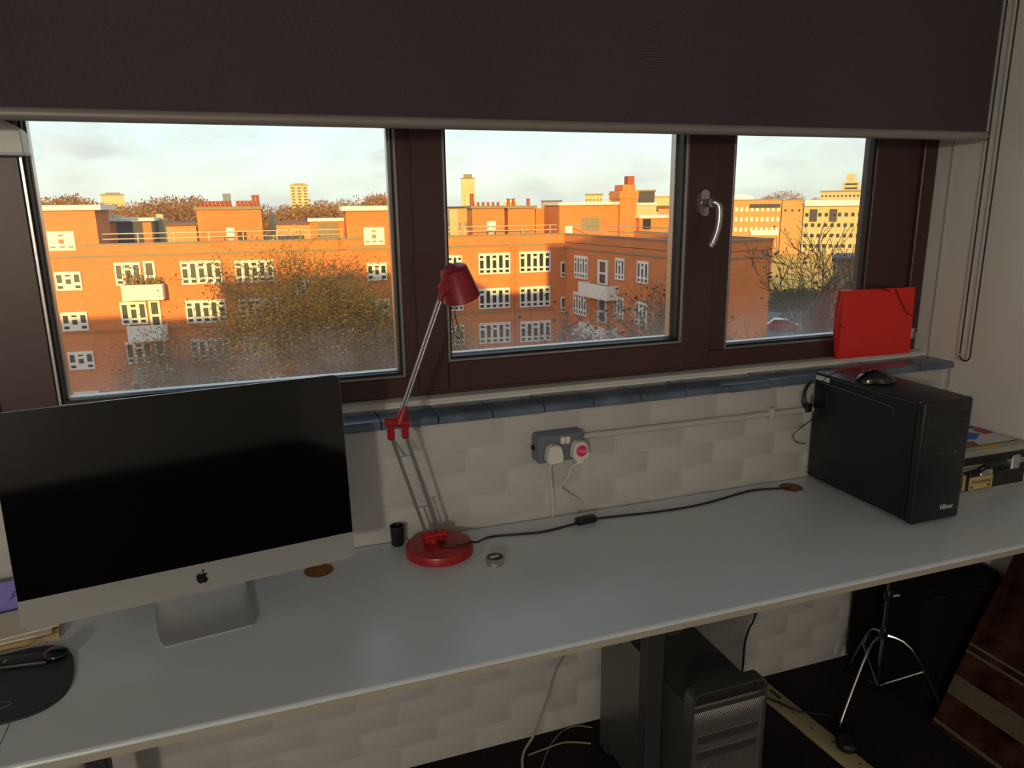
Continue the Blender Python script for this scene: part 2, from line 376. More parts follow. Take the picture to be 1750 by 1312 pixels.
# ------------------------------------------------------------------ the window
FY0, FY1 = 2.015, 2.085
GY = 2.045
def window():
    w = struct(empty('window_1', (0.8, 2.05, 1.085)), 'dark brown window frame with three lights and an opening middle sash')
    zt = 2.42
    def bar(name, x0, x1, z0, z1, y0=FY0, y1=FY1, ma='frame_brown', par=w, bev=0.003):
        return obj(name, B(x0, x1, y0, y1, z0, z1, bev=bev), ma, par)
    bar('frame_rail', -1.25, XR, 1.085, 1.143)
    bar('frame_rail', -1.25, XR, 2.34, zt)
    bar('frame_jamb', -0.60, -0.478, 1.143, 2.34)
    bar('frame_jamb', -1.25, -0.60, 1.143, 2.34, y0=FY0+0.004)
    bar('frame_mullion', 0.382, 0.422, 1.143, 2.34)
    bar('frame_mullion', 1.362, 1.434, 1.143, 2.34)
    bar('frame_jamb', 1.998, 2.19, 1.143, 2.34, y0=FY0+0.010)
    bar('frame_jamb', 2.19, XR, 1.143, 2.34, y0=FY0-0.004)
    # opening sash, proud of the frame
    s = obj('sash', B(0.417, 0.503, 2.000, 2.06, 1.098, 2.33, bev=0.004), 'frame_brown', w, label='opening middle sash')
    for (x0, x1, z0, z1) in ((1.262, 1.366, 1.098, 2.33), (0.503, 1.262, 1.098, 1.180), (0.503, 1.262, 2.25, 2.33)):
        obj('sash_rail', B(x0, x1, 2.0005, 2.06, z0, z1, bev=0.003), 'frame_brown', s)
    # glazing beads and gaskets: a metal strip and black rubber around each pane
    def glazing(x0, x1, z0, z1, yf, far=True):
        for (a, b, c, d) in ((x0, x1, z0, z0+0.007), (x0, x0+0.007, z0+0.007, z1), (x1-0.007, x1, z0+0.007, z1))[:3 if far else 2]:
            obj('glazing_bead', B(a, b, yf+0.002, GY-0.006, c, d, bev=0.001), 'bead_metal', w)
        e = 0.007
        for (a, b, c, d) in ((x0+e, x1-e, z0+e, z0+e+0.006), (x0+e, x0+e+0.006, z0+e+.006, z1), (x1-e-0.006, x1-e, z0+e+.006, z1)):
            obj('gasket', B(a, b, yf+0.012, GY+0.004, c, d), 'gasket', w)
        for (a, b, c, d) in ((x0, x1, z0, z0+0.016), (x0, x0+0.018, z0+.016, z1), (x1-0.018, x1, z0+.016, z1))[:3 if far else 2]:
            obj('spacer_bar', B(a, b, GY+0.004, GY+0.03, c, d), 'bead_metal', w)
        g = obj('pane', B(x0+0.002, x1-0.002, GY-0.002, GY+0.002, z0+0.002, z1), 'window_glass', w, flat=True)
    glazing(-0.478, 0.382, 1.143, 2.34, FY0)
    glazing(0.503, 1.262, 1.180, 2.25, 2.000)
    glazing(1.434, 1.998, 1.143, 2.34, FY0, False)
    # handle on the sash stile
    hb = bmesh.new(); prism(hb, [(a, 2.0, b) for a, b in rrect(1.318, 1.610, 0.030, 0.078, 0.013)], (0, -0.009, 0))
    h = obj('handle_plate', hb, 'steel', w, label='satin steel window handle')
    k = bmesh.new(); cyl(k, (1.318, 1.992, 1.610), (1.318, 1.950, 1.610), 0.013, 20)
    obj('handle_neck', k, 'steel', h)
    pth = smooth_path([(1.318, 1.966, 1.610), (1.326, 1.950, 1.611), (1.335, 1.943, 1.600), (1.337, 1.941, 1.575), (1.333, 1.941, 1.535), (1.321, 1.944, 1.497), (1.312, 1.947, 1.482)], 6)
    n_ = len(pth)
    k = bmesh.new(); tube(k, pth, [0.0135]*(n_//5)+[0.0115]*(n_-n_//5), 14); obj('handle_lever', k, 'steel', h)
    # hinge keep on the side jamb
    obj('hinge_keep', B(2.214, 2.232, 2.002, 2.013, 1.125, 1.165, bev=0.003), 'bead_metal', w)
    # top stay box, white, at the edge of the fixed light
    vb = thing('vent_casing', 'white plastic casing fixed over the brown window frame, its corner showing under the blind bar', 'casing', (-0.60, 1.98, 1.735))
    bm = bmesh.new(); prism(bm, [(-0.80, 2.012, 1.735), (-0.451, 2.012, 1.735), (-0.452, 2.012, 1.785), (-0.485, 2.012, 1.806), (-0.80, 2.012, 1.815)], (0, -0.052, 0))
    bmesh.ops.bevel(bm, geom=bm.edges[:], offset=0.003, segments=2, affect='EDGES')
    obj('casing_shell', bm, 'white_plastic', vb)
    obj('casing_lip', B(-0.80, -0.449, 1.957, 2.012, 1.732, 1.737, bev=0.001), 'ledge_white', vb)
window()

def blind():
    b = thing('roller_blind', 'charcoal brown roller blind drawn half way down over the window', 'blind', (0.7, 1.80, 1.79))
    bm = bmesh.new()
    x0, x1, zb, ztop, n = -1.10, 2.192, 1.806, 2.66, 40
    V = [[bm.verts.new((x0+(x1-x0)*i/n, 1.799+0.0035*math.sin(i*0.9+0.3*j)*(1-j/6.0), zb+(ztop-zb)*j/6.0)) for i in range(n+1)] for j in range(7)]
    for j in range(6):
        for i in range(n): bm.faces.new((V[j][i], V[j][i+1], V[j+1][i+1], V[j+1][i]))
    r = bmesh.ops.solidify(bm, geom=bm.faces[:], thickness=0.0012)
    obj('blind_fabric', bm, 'blind_fabric', b)
    k = bmesh.new()
    lathe(k, [(0.0135, 0), (0.0135, x1-x0+0.004)], (x0, 1.800, 1.802), 18, (1, 0, 0)); obj('bottom_bar', k, 'blind_bar', b)
    k = bmesh.new(); lathe(k, [(0.0140, 0), (0.0140, 0.004), (0.010, 0.006)], (x1+0.003, 1.800, 1.802), 18, (1, 0, 0)); obj('end_cap', k, 'black_plastic', b)
    k = bmesh.new(); cyl(k, (x0, 1.822, 2.66), (x1, 1.822, 2.66), 0.024, 20); obj('roller_tube', k, 'blind_bar', b)
    for xx in (x0-0.012, x1+0.004):
        obj('bracket', B(xx, xx+0.008, 1.795, 1.858, 2.62, 2.70), 'white_plastic', b)
    ch = thing('blind_chain', 'long loop of black ball chain hanging beside the roller blind', 'chain', (2.212, 1.78, 1.09))
    pts = []
    ya, yb = 1.800, 1.762; xc = 2.212; zl = 1.107; zu = 2.60
    r = (ya-yb)/2
    z = zu
    while z > zl: pts.append((xc, ya, z)); z -= 0.006
    for k in range(1, 10): a = PI*k/10; pts.append((xc, (ya+yb)/2+r*math.cos(a), zl-r*math.sin(a)))
    z = zl
    while z < zu: pts.append((xc, yb, z)); z += 0.006
    k = bmesh.new()
    for p in pts: bmesh.ops.create_icosphere(k, subdivisions=1, radius=0.0035, matrix=Matrix.Translation(p))
    bo = obj('chain_beads', k, 'bead_black', ch); bo['kind'] = 'stuff'
    k = bmesh.new(); tube(k, pts, 0.0007, 4); obj('chain_cord', k, 'cable_black', ch)
    k = bmesh.new(); lathe(k, [(0.022, 0), (0.022, 0.012)], (2.204, 1.781, 2.60), 20, (1, 0, 0)); obj('chain_wheel', k, 'black_plastic', ch)
blind()

# ------------------------------------------------------------------ lights of the room (behind the viewer)
def room_lights():
    t = thing('pendant_lamp', 'pendant lamp hanging in the back of the room', 'lamp', (-2.0, -3.3, 2.0))
    k = bmesh.new(); lathe(k, [(0.03, 0.22), (0.06, 0.2), (0.16, 0.06), (0.17, 0.0)], (-2.0, -3.3, 2.02), 28, cap=False); obj('lamp_shade', k, 'white_plastic', t)
    k = bmesh.new(); lathe(k, [(0.012, 0.09), (0.03, 0.06), (0.034, 0.03), (0.02, 0.0), (0.004, -0.008)], (-2.0, -3.3, 2.02), 16); obj('bulb', k, 'bulb', t)
    k = bmesh.new(); cyl(k, (-2.0, -3.3, 2.24), (-2.0, -3.3, ZC), 0.004, 8); obj('flex', k, 'cable_white', t)
    l = bpy.data.lights.new('pendant_lamp_offscreen', 'POINT'); l.energy = PENDANT_W; l.shadow_soft_size = 0.14; l.color = (1.0, 0.87, 0.70)
    o = bpy.data.objects.new('pendant_lamp_offscreen', l); COL.objects.link(o); o.location = (-2.0, -3.3, 1.98)
PENDANT_W = 160.0
room_lights()

# ------------------------------------------------------------------ desk
ZD = 0.73
def desk():
    d = thing('desk', 'long pale grey desk along the wall with cable holes', 'desk', (0.85, 1.55, 0.0))
    bm = bmesh.new(); x0, x1, y0, y1 = -0.478, 2.244, 1.243, 1.846
    prism(bm, [(x0, y1, ZD-0.025), (x0, y1, ZD), (x0, y0+0.008, ZD)] + [(x0, y0+0.008-0.008*math.sin(a), ZD-0.008+0.008*math.cos(a)) for a in (0.4, 0.8, 1.2, PI/2)] + [(x0, y0, ZD-0.02), (x0, y0+0.005, ZD-0.025)], (x1-x0, 0, 0))
    obj('desk_top', bm, 'desk_top', d)
    bm = B(x0, x1, y0-0.0012, y0+0.001, ZD-0.0225, ZD-0.0085); obj('edge_strip', bm, 'desk_edge', d)
    for (px, py) in ((1352, 833), (545, 975)):
        p = onz(px, py, ZD); k = bmesh.new(); lathe(k, [(0.034, 0), (0.036, 0.0012), (0.030, 0.0015), (0.0295, 0.0004), (0.001, 0.0004)], (p.x, p.y, ZD), 32)
        obj('cable_hole', k, 'cork_brown', d, label='brown cable grommet')
    for (x, y) in ((-0.43, 1.66), (0.838, 1.40)):
        bm = B(x-0.022, x+0.022, y-0.022, y+0.022, 0.0, ZD-0.026, bev=0.003); obj('leg', bm, 'desk_steel', d)
    obj('crossbar', B(0.820, 0.856, 1.30, 1.80, ZD-0.075, ZD-0.026), 'desk_steel', d)
    obj('wall_batten', B(1.2, 2.24, 1.822, 1.846, ZD-0.065, ZD-0.026), 'desk_steel', d)
    obj('crossbar', B(-0.42, 2.20, 1.70, 1.73, ZD-0.065, ZD-0.026), 'desk_steel', d)
    d2 = thing('side_desk', 'neighbouring pale desk end under the papers and mouse mat', 'desk', (-1.0, 1.55, 0))
    bm = bmesh.new(); x0, x1 = -1.9, -0.480
    prism(bm, [(x0, y1, ZD-0.025), (x0, y1, ZD), (x0, y0+0.008, ZD)] + [(x0, y0+0.008-0.008*math.sin(a), ZD-0.008+0.008*math.cos(a)) for a in (0.4, 0.8, 1.2, PI/2)] + [(x0, y0, ZD-0.02), (x0, y0+0.005, ZD-0.025)], (x1-x0, 0, 0))
    obj('desk_top', bm, 'desk_top', d2)
    for (x, y) in ((-0.55, 1.66), (-1.8, 1.30), (-1.8, 1.78)):
        obj('leg', B(x-0.022, x+0.022, y-0.022, y+0.022, 0.0, ZD-0.026, bev=0.003), 'desk_steel', d2)
desk()

# ------------------------------------------------------------------ all-in-one computer
def imac():
    ang = math.radians(8.0); c = Vector((-0.158, 1.556, ZD))
    t = thing('desktop_computer', 'silver all-in-one computer with black screen standing on the desk', 'computer', c, ang)
    M0 = WM[t.name]
    tilt = Matrix.Translation((0, 0, 0.097)) @ Matrix.Rotation(math.radians(-4.0), 4, 'X')
    W_, H_, CH = 0.650, 0.428, 0.062
    # body: flat front with rounded corners, bulging back
    def outline(s, y, top=True):
        return [(x*s, y, z) for x, z in [(a, b) for a, b in rrect(0, H_/2, W_, H_, 0.016, 6)]]
    bm = bmesh.new(); rings = []
    base = rrect(0, H_/2, W_, H_, 0.016, 6); ctr = (0, 0.20)
    for (s, y) in ((1.0, -0.0025), (1.0, 0.0025), (0.96, 0.008), (0.8, 0.018), (0.55, 0.030), (0.25, 0.040)):
        rings.append([bm.verts.new(tilt @ Vector((ctr[0]+(x-ctr[0])*s, y, ctr[1]+(z-ctr[1])*s))) for x, z in base])
    for a, b in zip(rings, rings[1:]):
        n = len(a)
        for i in range(n): j = (i+1) % n; bm.faces.new((a[i], a[j], b[j], b[i]))
    bm.faces.new(list(reversed(rings[0]))); bm.faces.new(rings[-1])
    bmesh.ops.recalc_face_normals(bm, faces=bm.faces[:])
    obj('body', bm, 'alu', t, local=True)
    # black glass screen
    poly = []
    for x, z in rrect(0, (CH+H_)/2, W_-0.0016, H_-CH-0.0008, 0.0155, 6):
        if z < CH+0.03: x = math.copysign((W_-0.0016)/2, x); z = CH
        if poly and (Vector((x, 0, z))-Vector(poly[-1])).length < 1e-5: continue
        poly.append((x, 0, z))
    bm = bmesh.new(); prism(bm, [(x, -0.0026, z) for x, _, z in poly], (0, -0.0012, 0)); bm.transform(tilt)
    obj('screen', bm, 'screen_black', t, local=True)
    # fruit logo on the chin
    out = [(0.0, 0.62), (0.16, 0.70), (0.36, 0.74), (0.60, 0.66), (0.74, 0.52)]
    bite = [(0.74+0.0, 0.52)]
    pts = [(0.0, 0.60), (0.14, 0.67), (0.34, 0.72), (0.56, 0.68), (0.72, 0.54)]
    for k in range(0, 9):      # bite taken out of the side
        a = math.radians(110+k*17.5); pts.append((0.92+0.40*math.cos(a), 0.16+0.40*math.sin(a)))
    pts += [(0.80, -0.14), (0.74, -0.34), (0.60, -0.60), (0.44, -0.78), (0.28, -0.82), (0.12, -0.76), (0.0, -0.74), (-0.12, -0.76), (-0.28, -0.82),
            (-0.44, -0.78), (-0.62, -0.56), (-0.76, -0.26), (-0.82, 0.06), (-0.80, 0.34), (-0.70, 0.56), (-0.54, 0.69), (-0.34, 0.72), (-0.14, 0.67)]
    sc = 0.0145
    bm = bmesh.new(); prism(bm, [(x*sc, -0.0026, CH/2-0.001+z*sc) for x, z in pts], (0, -0.0006, 0))
    leaf = [(0.02, 0.78), (0.0, 0.98), (0.10, 1.16), (0.26, 1.28), (0.36, 1.30), (0.36, 1.12), (0.28, 0.94), (0.14, 0.82)]
    prism(bm, [(x*sc, -0.0026, CH/2-0.001+z*sc) for x, z in leaf], (0, -0.0006, 0)); bm.transform(tilt)
    obj('logo', bm, 'logo_black', t, local=True, flat=True, label='black apple shaped logo')
    # L-shaped foot
    hw = 0.099; path = [(-0.022, 0.0), (0.10, 0.0), (0.148, 0.004), (0.165, 0.02), (0.160, 0.05), (0.110, 0.20), (0.085, 0.245)]
    bm = bmesh.new()
    pl = smooth_path([(0, y, z) for y, z in path], 5)
    th = 0.0075
    for sgn in (0,):
        lo, hi = [], []
        for i, p in enumerate(pl):
            tng = (pl[min(i+1, len(pl)-1)]-pl[max(i-1, 0)]).normalized(); nrm = Vector((0, -tng.z, tng.y))
            w = hw*(1-0.16*max(0, (i-len(pl)*0.3))/len(pl))
            if i < 3: w -= (0.012, 0.005, 0.0015)[i]
            lo.append((p, w)); hi.append((p+nrm*th*(0.35 if i == 0 else 1), w))
        A = [[bm.verts.new((s*w, p.y, p.z)) for (p, w) in lo] for s in (-1, 1)]; Bq = [[bm.verts.new((s*w, p.y, p.z)) for (p, w) in hi] for s in (-1, 1)]
        n = len(pl)
        for i in range(n-1):
            bm.faces.new((A[0][i], A[1][i], A[1][i+1], A[0][i+1])); bm.faces.new((Bq[0][i], Bq[0][i+1], Bq[1][i+1], Bq[1][i]))
            bm.faces.new((A[0][i], A[0][i+1], Bq[0][i+1], Bq[0][i])); bm.faces.new((A[1][i], Bq[1][i], Bq[1][i+1], A[1][i+1]))
        bm.faces.new((A[0][0], Bq[0][0], Bq[1][0], A[1][0])); bm.faces.new((A[0][-1], A[1][-1], Bq[1][-1], Bq[0][-1]))
    bmesh.ops.recalc_face_normals(bm, faces=bm.faces[:])
    obj('foot', bm, 'alu_foot', t, local=True, label='bent aluminium foot')
imac()

# ------------------------------------------------------------------ red desk lamp
def desk_lamp():
    bc = Vector((0.397, 1.745, ZD))
    t = thing('desk_lamp', 'red jointed desk lamp with a round base and steel rods', 'lamp', bc)
    k = bmesh.new(); lathe(k, [(0.084, 0.0), (0.088, 0.003), (0.088, 0.019), (0.086, 0.0235), (0.081, 0.025), (0.001, 0.0275)], bc, 56); obj('base', k, 'lamp_red', t)
    jb = bc + Vector((-0.012, 0.012, 0.045)); J = Vector((0.303, 1.738, 1.094)); H = Vector((0.430, 1.735, 1.418))
    # foot joint: a pair of knuckles on a collar
    k = bmesh.new(); lathe(k, [(0.016, 0), (0.016, 0.012), (0.012, 0.016)], bc+Vector((-0.012, 0.012, 0.026)), 20)
    box(k, jb.x-0.026, jb.x-0.010, jb.y-0.010, jb.y+0.010, bc.z+0.026, jb.z+0.014, bev=0.003); box(k, jb.x+0.012, jb.x+0.030, jb.y-0.010, jb.y+0.010, bc.z+0.026, jb.z+0.012, bev=0.003)
    cyl(k, (jb.x-0.030, jb.y, jb.z), (jb.x+0.034, jb.y, jb.z), 0.011, 16)
    obj('base_joint', k, 'lamp_red', t)
    d = (J-jb)
    off = Vector((0.017, 0, 0))
    a0, a1 = jb-off, J-off*0.95+Vector((-0.002, 0, -0.03)); b0, b1 = jb+off*1.15, J+off*0.9+Vector((0.002, 0, -0.03))
    for (p, q) in ((a0, a1), (b0, b1)):
        k = bmesh.new(); cyl(k, p, q, 0.0042, 12); obj('lower_rod', k, 'rod_grey', t)
    for f in (0.30, 0.80):
        k = bmesh.new(); cyl(k, a0.lerp(a1, f), b0.lerp(b1, f), 0.0016, 8); obj('rod_link', k, 'rod_grey', t)
    for (f0, f1, s) in ((0.80, 1.0, 0), (0.02, 0.29, 1)):
        p = (a0.lerp(a1, f0)+b0.lerp(b1, f0))/2 if s == 0 else (a0.lerp(a1, 0.02)+b0.lerp(b1, 0.02))/2
        q = a1 if s == 0 else (a0.lerp(a1, 0.29)+b0.lerp(b1, 0.29))/2
        k = bmesh.new(); cyl(k, p, q, 0.0026, 8); obj('spring', k, 'rod_grey', t)
    # elbow
    k = bmesh.new(); cyl(k, J+Vector((-0.031, 0, 0.006)), J+Vector((0.027, 0, -0.001)), 0.0125, 20)
    for (c, dx) in ((a1, -0.001), (b1, 0.001)):
        box(k, c.x-0.0085, c.x+0.0085, c.y-0.008, c.y+0.008, c.z-0.010, J.z+0.003, bev=0.003)
    up = (H-J).normalized(); lathe(k, [(0.0135, 0.0), (0.009, 0.030), (0.0065, 0.046)], J+Vector((0.004, 0, 0)), 16, up)
    obj('elbow_joint', k, 'lamp_red', t)
    k = bmesh.new(); side = up.cross(Vector((0, 1, 0))).normalized()
    for s in (-1, 1): cyl(k, J+up*0.036+side*0.0036*s, H+side*0.0036*s, 0.0034, 12)
    obj('upper_rod', k, 'rod_grey', t)
    # head: tapered can, opening down and to the side
    ax = Vector((0.30, 0.22, -0.93)).normalized()
    tp = ony(775, 459, 1.745); L_ = 0.075
    k = bmesh.new(); lathe(k, [(0.002, -0.004), (0.028, -0.003), (0.033, 0.0), (0.0345, 0.006), (0.046, L_), (0.0475, L_+0.002), (0.0455, L_), (0.033, 0.01), (0.002, 0.006)], tp, 44, ax, cap=False)
    hd = obj('lamp_head', k, 'lamp_shade_red', t)
    k = bmesh.new(); lathe(k, [(0.020, 0.018), (0.026, 0.05), (0.020, 0.062), (0.001, 0.066)], tp, 20, ax); obj('bulb', k, 'white_plastic', hd)
    k = bmesh.new(); lathe(k, [(0.003, -0.006), (0.003, -0.004)], tp, 10, ax); cyl(k, tp-ax*0.0045, tp-ax*0.0045+Vector((0.012, 0, 0.0015)), 0.0014, 8); obj('switch_knob', k, 'lamp_shade_red', hd)
    # neck bracket
    mid = tp+ax*0.045
    k = bmesh.new(); cyl(k, H+Vector((-0.010, 0, 0.004)), mid+Vector((-0.03, -0.004, 0)), 0.0115, 16); lathe(k, [(0.013, -0.010), (0.013, 0.010)], H+Vector((0, 0, 0.005)), 20, (0, 1, 0)); lathe(k, [(0.006, -0.03), (0.0095, 0.0)], H, 14, up)
    obj('head_joint', k, 'lamp_shade_red', hd)
    # thin wire loop hanging from the head
    e = ony(770, 515, 1.70); f = ony(782, 578, 1.70)
    pts = smooth_path([ony(771, 510, 1.70), ony(771, 535, 1.70), ony(775, 562, 1.70), ony(780, 576, 1.70), ony(786, 577, 1.70), ony(785, 565, 1.70), ony(778, 540, 1.70), ony(775, 512, 1.70)], 5)
    k = bmesh.new(); tube(k, pts, 0.0011, 6); obj('wire_loop', k, 'cable_black', hd)
    # power cord with inline switch, leaving the base over the desk
    zc = ZD+0.0032
    pl = [bc+Vector((-0.004, -0.012, 0.034)), bc+Vector((0.010, -0.030, 0.031)), bc+Vector((0.05, -0.040, 0.0305)), bc+Vector((0.080, -0.030, 0.0290)), bc+Vector((0.098, -0.018, 0.0200))]
    pl += [onz(x, y, zc) for x, y in ((838, 917), (880, 913), (930, 908), (985, 894))]
    sw0, sw1 = onz(985, 893, zc+0.004), onz(1017, 886, zc+0.004)
    k = bmesh.new(); tube(k, smooth_path(pl, 6), 0.0030, 8); obj('power_cord', k, 'cable_black', t)
    dv = (sw1-sw0); a = math.atan2(dv.y, dv.x); mt = Matrix.Translation((sw0+sw1)/2+Vector((0, 0, 0.003))) @ Matrix.Rotation(a, 4, 'Z')
    k = bmesh.new(); box(k, -dv.length/2, dv.length/2, -0.0125, 0.0125, -0.0095, 0.0095, bev=0.004, seg=2, rot=None); k.transform(mt); obj('cord_switch', k, 'cable_black', t)
    pl = [onz(x, y, zc) for x, y in ((1016, 886), (1070, 880), (1132, 873), (1200, 861), (1260, 844), (1290, 837), (1332, 834), (1350, 834))]
    k = bmesh.new(); tube(k, smooth_path(pl, 6), 0.0030, 8); obj('power_cord', k, 'cable_black', t)
    p = onz(1350, 834, zc)
desk_lamp()

# ------------------------------------------------------------------ small things on the desk
def small_things():
    p = onz(846, 963, ZD)
    t = thing('round_tin', 'small round metal tin with a dark printed lid in front of the red lamp', 'tin', p)
    k = bmesh.new(); lathe(k, [(0.0215, 0), (0.0225, 0.001), (0.0225, 0.011), (0.0215, 0.0112)], p, 32); obj('tin_body', k, 'steel', t)
    k = bmesh.new(); lathe(k, [(0.0232, 0.0105), (0.0238, 0.0115), (0.0238, 0.018), (0.0225, 0.0195), (0.001, 0.0195)], p, 32); l = obj('lid', k, 'steel', t)
    k = bmesh.new(); lathe(k, [(0.0205, 0.0195), (0.0205, 0.0199)], p, 32); obj('lid_print', k, 'black_plastic', l)
    k = bmesh.new(); prism(k, [(p.x+x*0.015, p.y+y*0.009, p.z+0.0199) for x, y in ((-1, 0.1), (-0.5, 0.7), (0.1, 0.5), (0.4, 0.9), (0.9, 0.2), (0.5, -0.5), (0.0, -0.3), (-0.6, -0.8))], (0, 0, 0.0002)); obj('lid_emblem', k, 'sticker_white', l)
    p = onz(680, 930, ZD)
    t = thing('rubber_cup', 'small black plastic cup standing between the red lamp base and the computer', 'cup', p)
    k = bmesh.new(); lathe(k, [(0.0155, 0), (0.0165, 0.002), (0.0195, 0.05), (0.020, 0.054), (0.0175, 0.054), (0.016, 0.04), (0.001, 0.036)], p, 28); obj('cup_body', k, 'black_plastic', t)
    k = bmesh.new(); lathe(k, [(0.0045, 0.034), (0.0045, 0.047), (0.003, 0.049)], p, 14); obj('pin', k, 'cable_black', t)
    # mouse mat with glossy gadget, papers
    c = Vector((-0.555, 1.475, ZD))
    t = thing('mouse_mat', 'dark grey rounded mouse mat on the desk in front of the papers', 'mouse mat', c)
    pts = [onz(x, y, ZD) for x, y in ((-160, 1170), (-60, 1136), (0, 1122), (50, 1110), (90, 1105), (112, 1108), (124, 1122), (127, 1142), (123, 1165), (112, 1186), (92, 1204), (60, 1221), (20, 1234), (-40, 1248), (-120, 1256), (-180, 1236), (-200, 1200))]
    sm = smooth_path(pts+[pts[0]], 4)[:-1]
    k = bmesh.new(); prism(k, [(q.x, q.y, ZD) for q in sm], (0, 0, 0.004)); obj('mat_sheet', k, 'mat_grey', t)
    k = bmesh.new(); q = onz(2, 1205, ZD+0.004); tube(k, [(q.x+0.016*math.cos(a), q.y+0.009*math.sin(a), q.z+0.0002) for a in [2*PI*i/24 for i in range(24)]], 0.0006, 5, closed=True); obj('mat_emblem', k, 'steel', t)
    a, b = onz(-70, 1148, ZD+0.004), onz(88, 1128, ZD+0.004)
    dv = b-a; ang = math.atan2(dv.y, dv.x)
    t = thing('black_gadget', 'glossy black handheld gadget with a rounded end lying on the mouse mat', 'gadget', (a+b)/2, ang)
    ln = dv.length
    k = B(-ln/2, ln/2, -0.020, 0.020, 0.0002, 0.012, bev=0.004, seg=2); obj('gadget_body', k, 'black_case', t, local=True)
    k = bmesh.new(); bmesh.ops.create_uvsphere(k, u_segments=24, v_segments=14, radius=1.0, matrix=Matrix.Translation((ln/2+0.010, 0, 0.013)) @ Matrix.Diagonal((0.024, 0.022, 0.013, 1))); obj('gadget_knob', k, 'black_gloss', t, local=True)
    for i, xx in enumerate((-0.055, -0.047, -0.022, -0.012, 0.0)):
        k = B(xx, xx+0.003, -0.008, 0.002+0.002*(i % 2), 0.012, 0.0128); obj('gadget_mark', k, 'steel', t, local=True)
    # papers
    p = Vector((-0.60, 1.66, ZD))
    t = thing('paper_stack', 'stack of papers with tan edges behind the mouse mat', 'papers', p)
    q0 = onz(93, 1106, ZD); z = ZD
    R = math.radians(9)
    for i, (ma, h, dx, a) in enumerate((('paper_tan', 0.012, 0.0, 0.02), ('paper', 0.004, -0.012, -0.03), ('paper', 0.003, -0.004, 0.05))):
        x1 = q0.x-0.006+dx; y0 = q0.y+0.012+0.01*i
        mt = Matrix.Translation((x1-0.13, y0+0.06, z)) @ Matrix.Rotation(R+a, 4, 'Z')
        k = B(-0.13, 0.13, -0.06, 0.06, 0.0, h-0.0003); k.transform(mt); obj('sheaf', k, ma, t); z += h
    k = bmesh.new(); q = onz(70, 1089, z)
    for j in range(4): tube(k, smooth_path([Vector((q.x-0.022+0.006*i, q.y-0.006*j+0.004*math.sin(i*2+j), z+0.0001)) for i in range(6)], 3), 0.0004, 4)
    obj('handwriting', k, 'ink', t)
    # purple flyer leaning between papers and computer
    p = Vector((-0.60, 1.735, ZD+0.02))
    t = thing('purple_leaflet', 'purple printed leaflet propped behind the silver computer edge', 'leaflet', (p.x, p.y, ZD))
    mt = Matrix.Translation((-0.632, 1.775, ZD+0.002)) @ Matrix.Rotation(math.radians(10), 4, 'Z') @ Matrix.Rotation(math.radians(-14), 4, 'X')
    k = B(-0.11, 0.13, -0.0008, 0.0008, 0.0, 0.074); k.transform(mt); obj('leaflet_sheet', k, 'purple', t)
    k = text_bm('AY', 0.030, 0.0003, 0.2); k.transform(mt @ Matrix.Translation((0.070, -0.0012, 0.040)) @ Matrix.Rotation(PI/2, 4, 'X')); obj('leaflet_letters', k, 'purple_dark', t)
small_things()

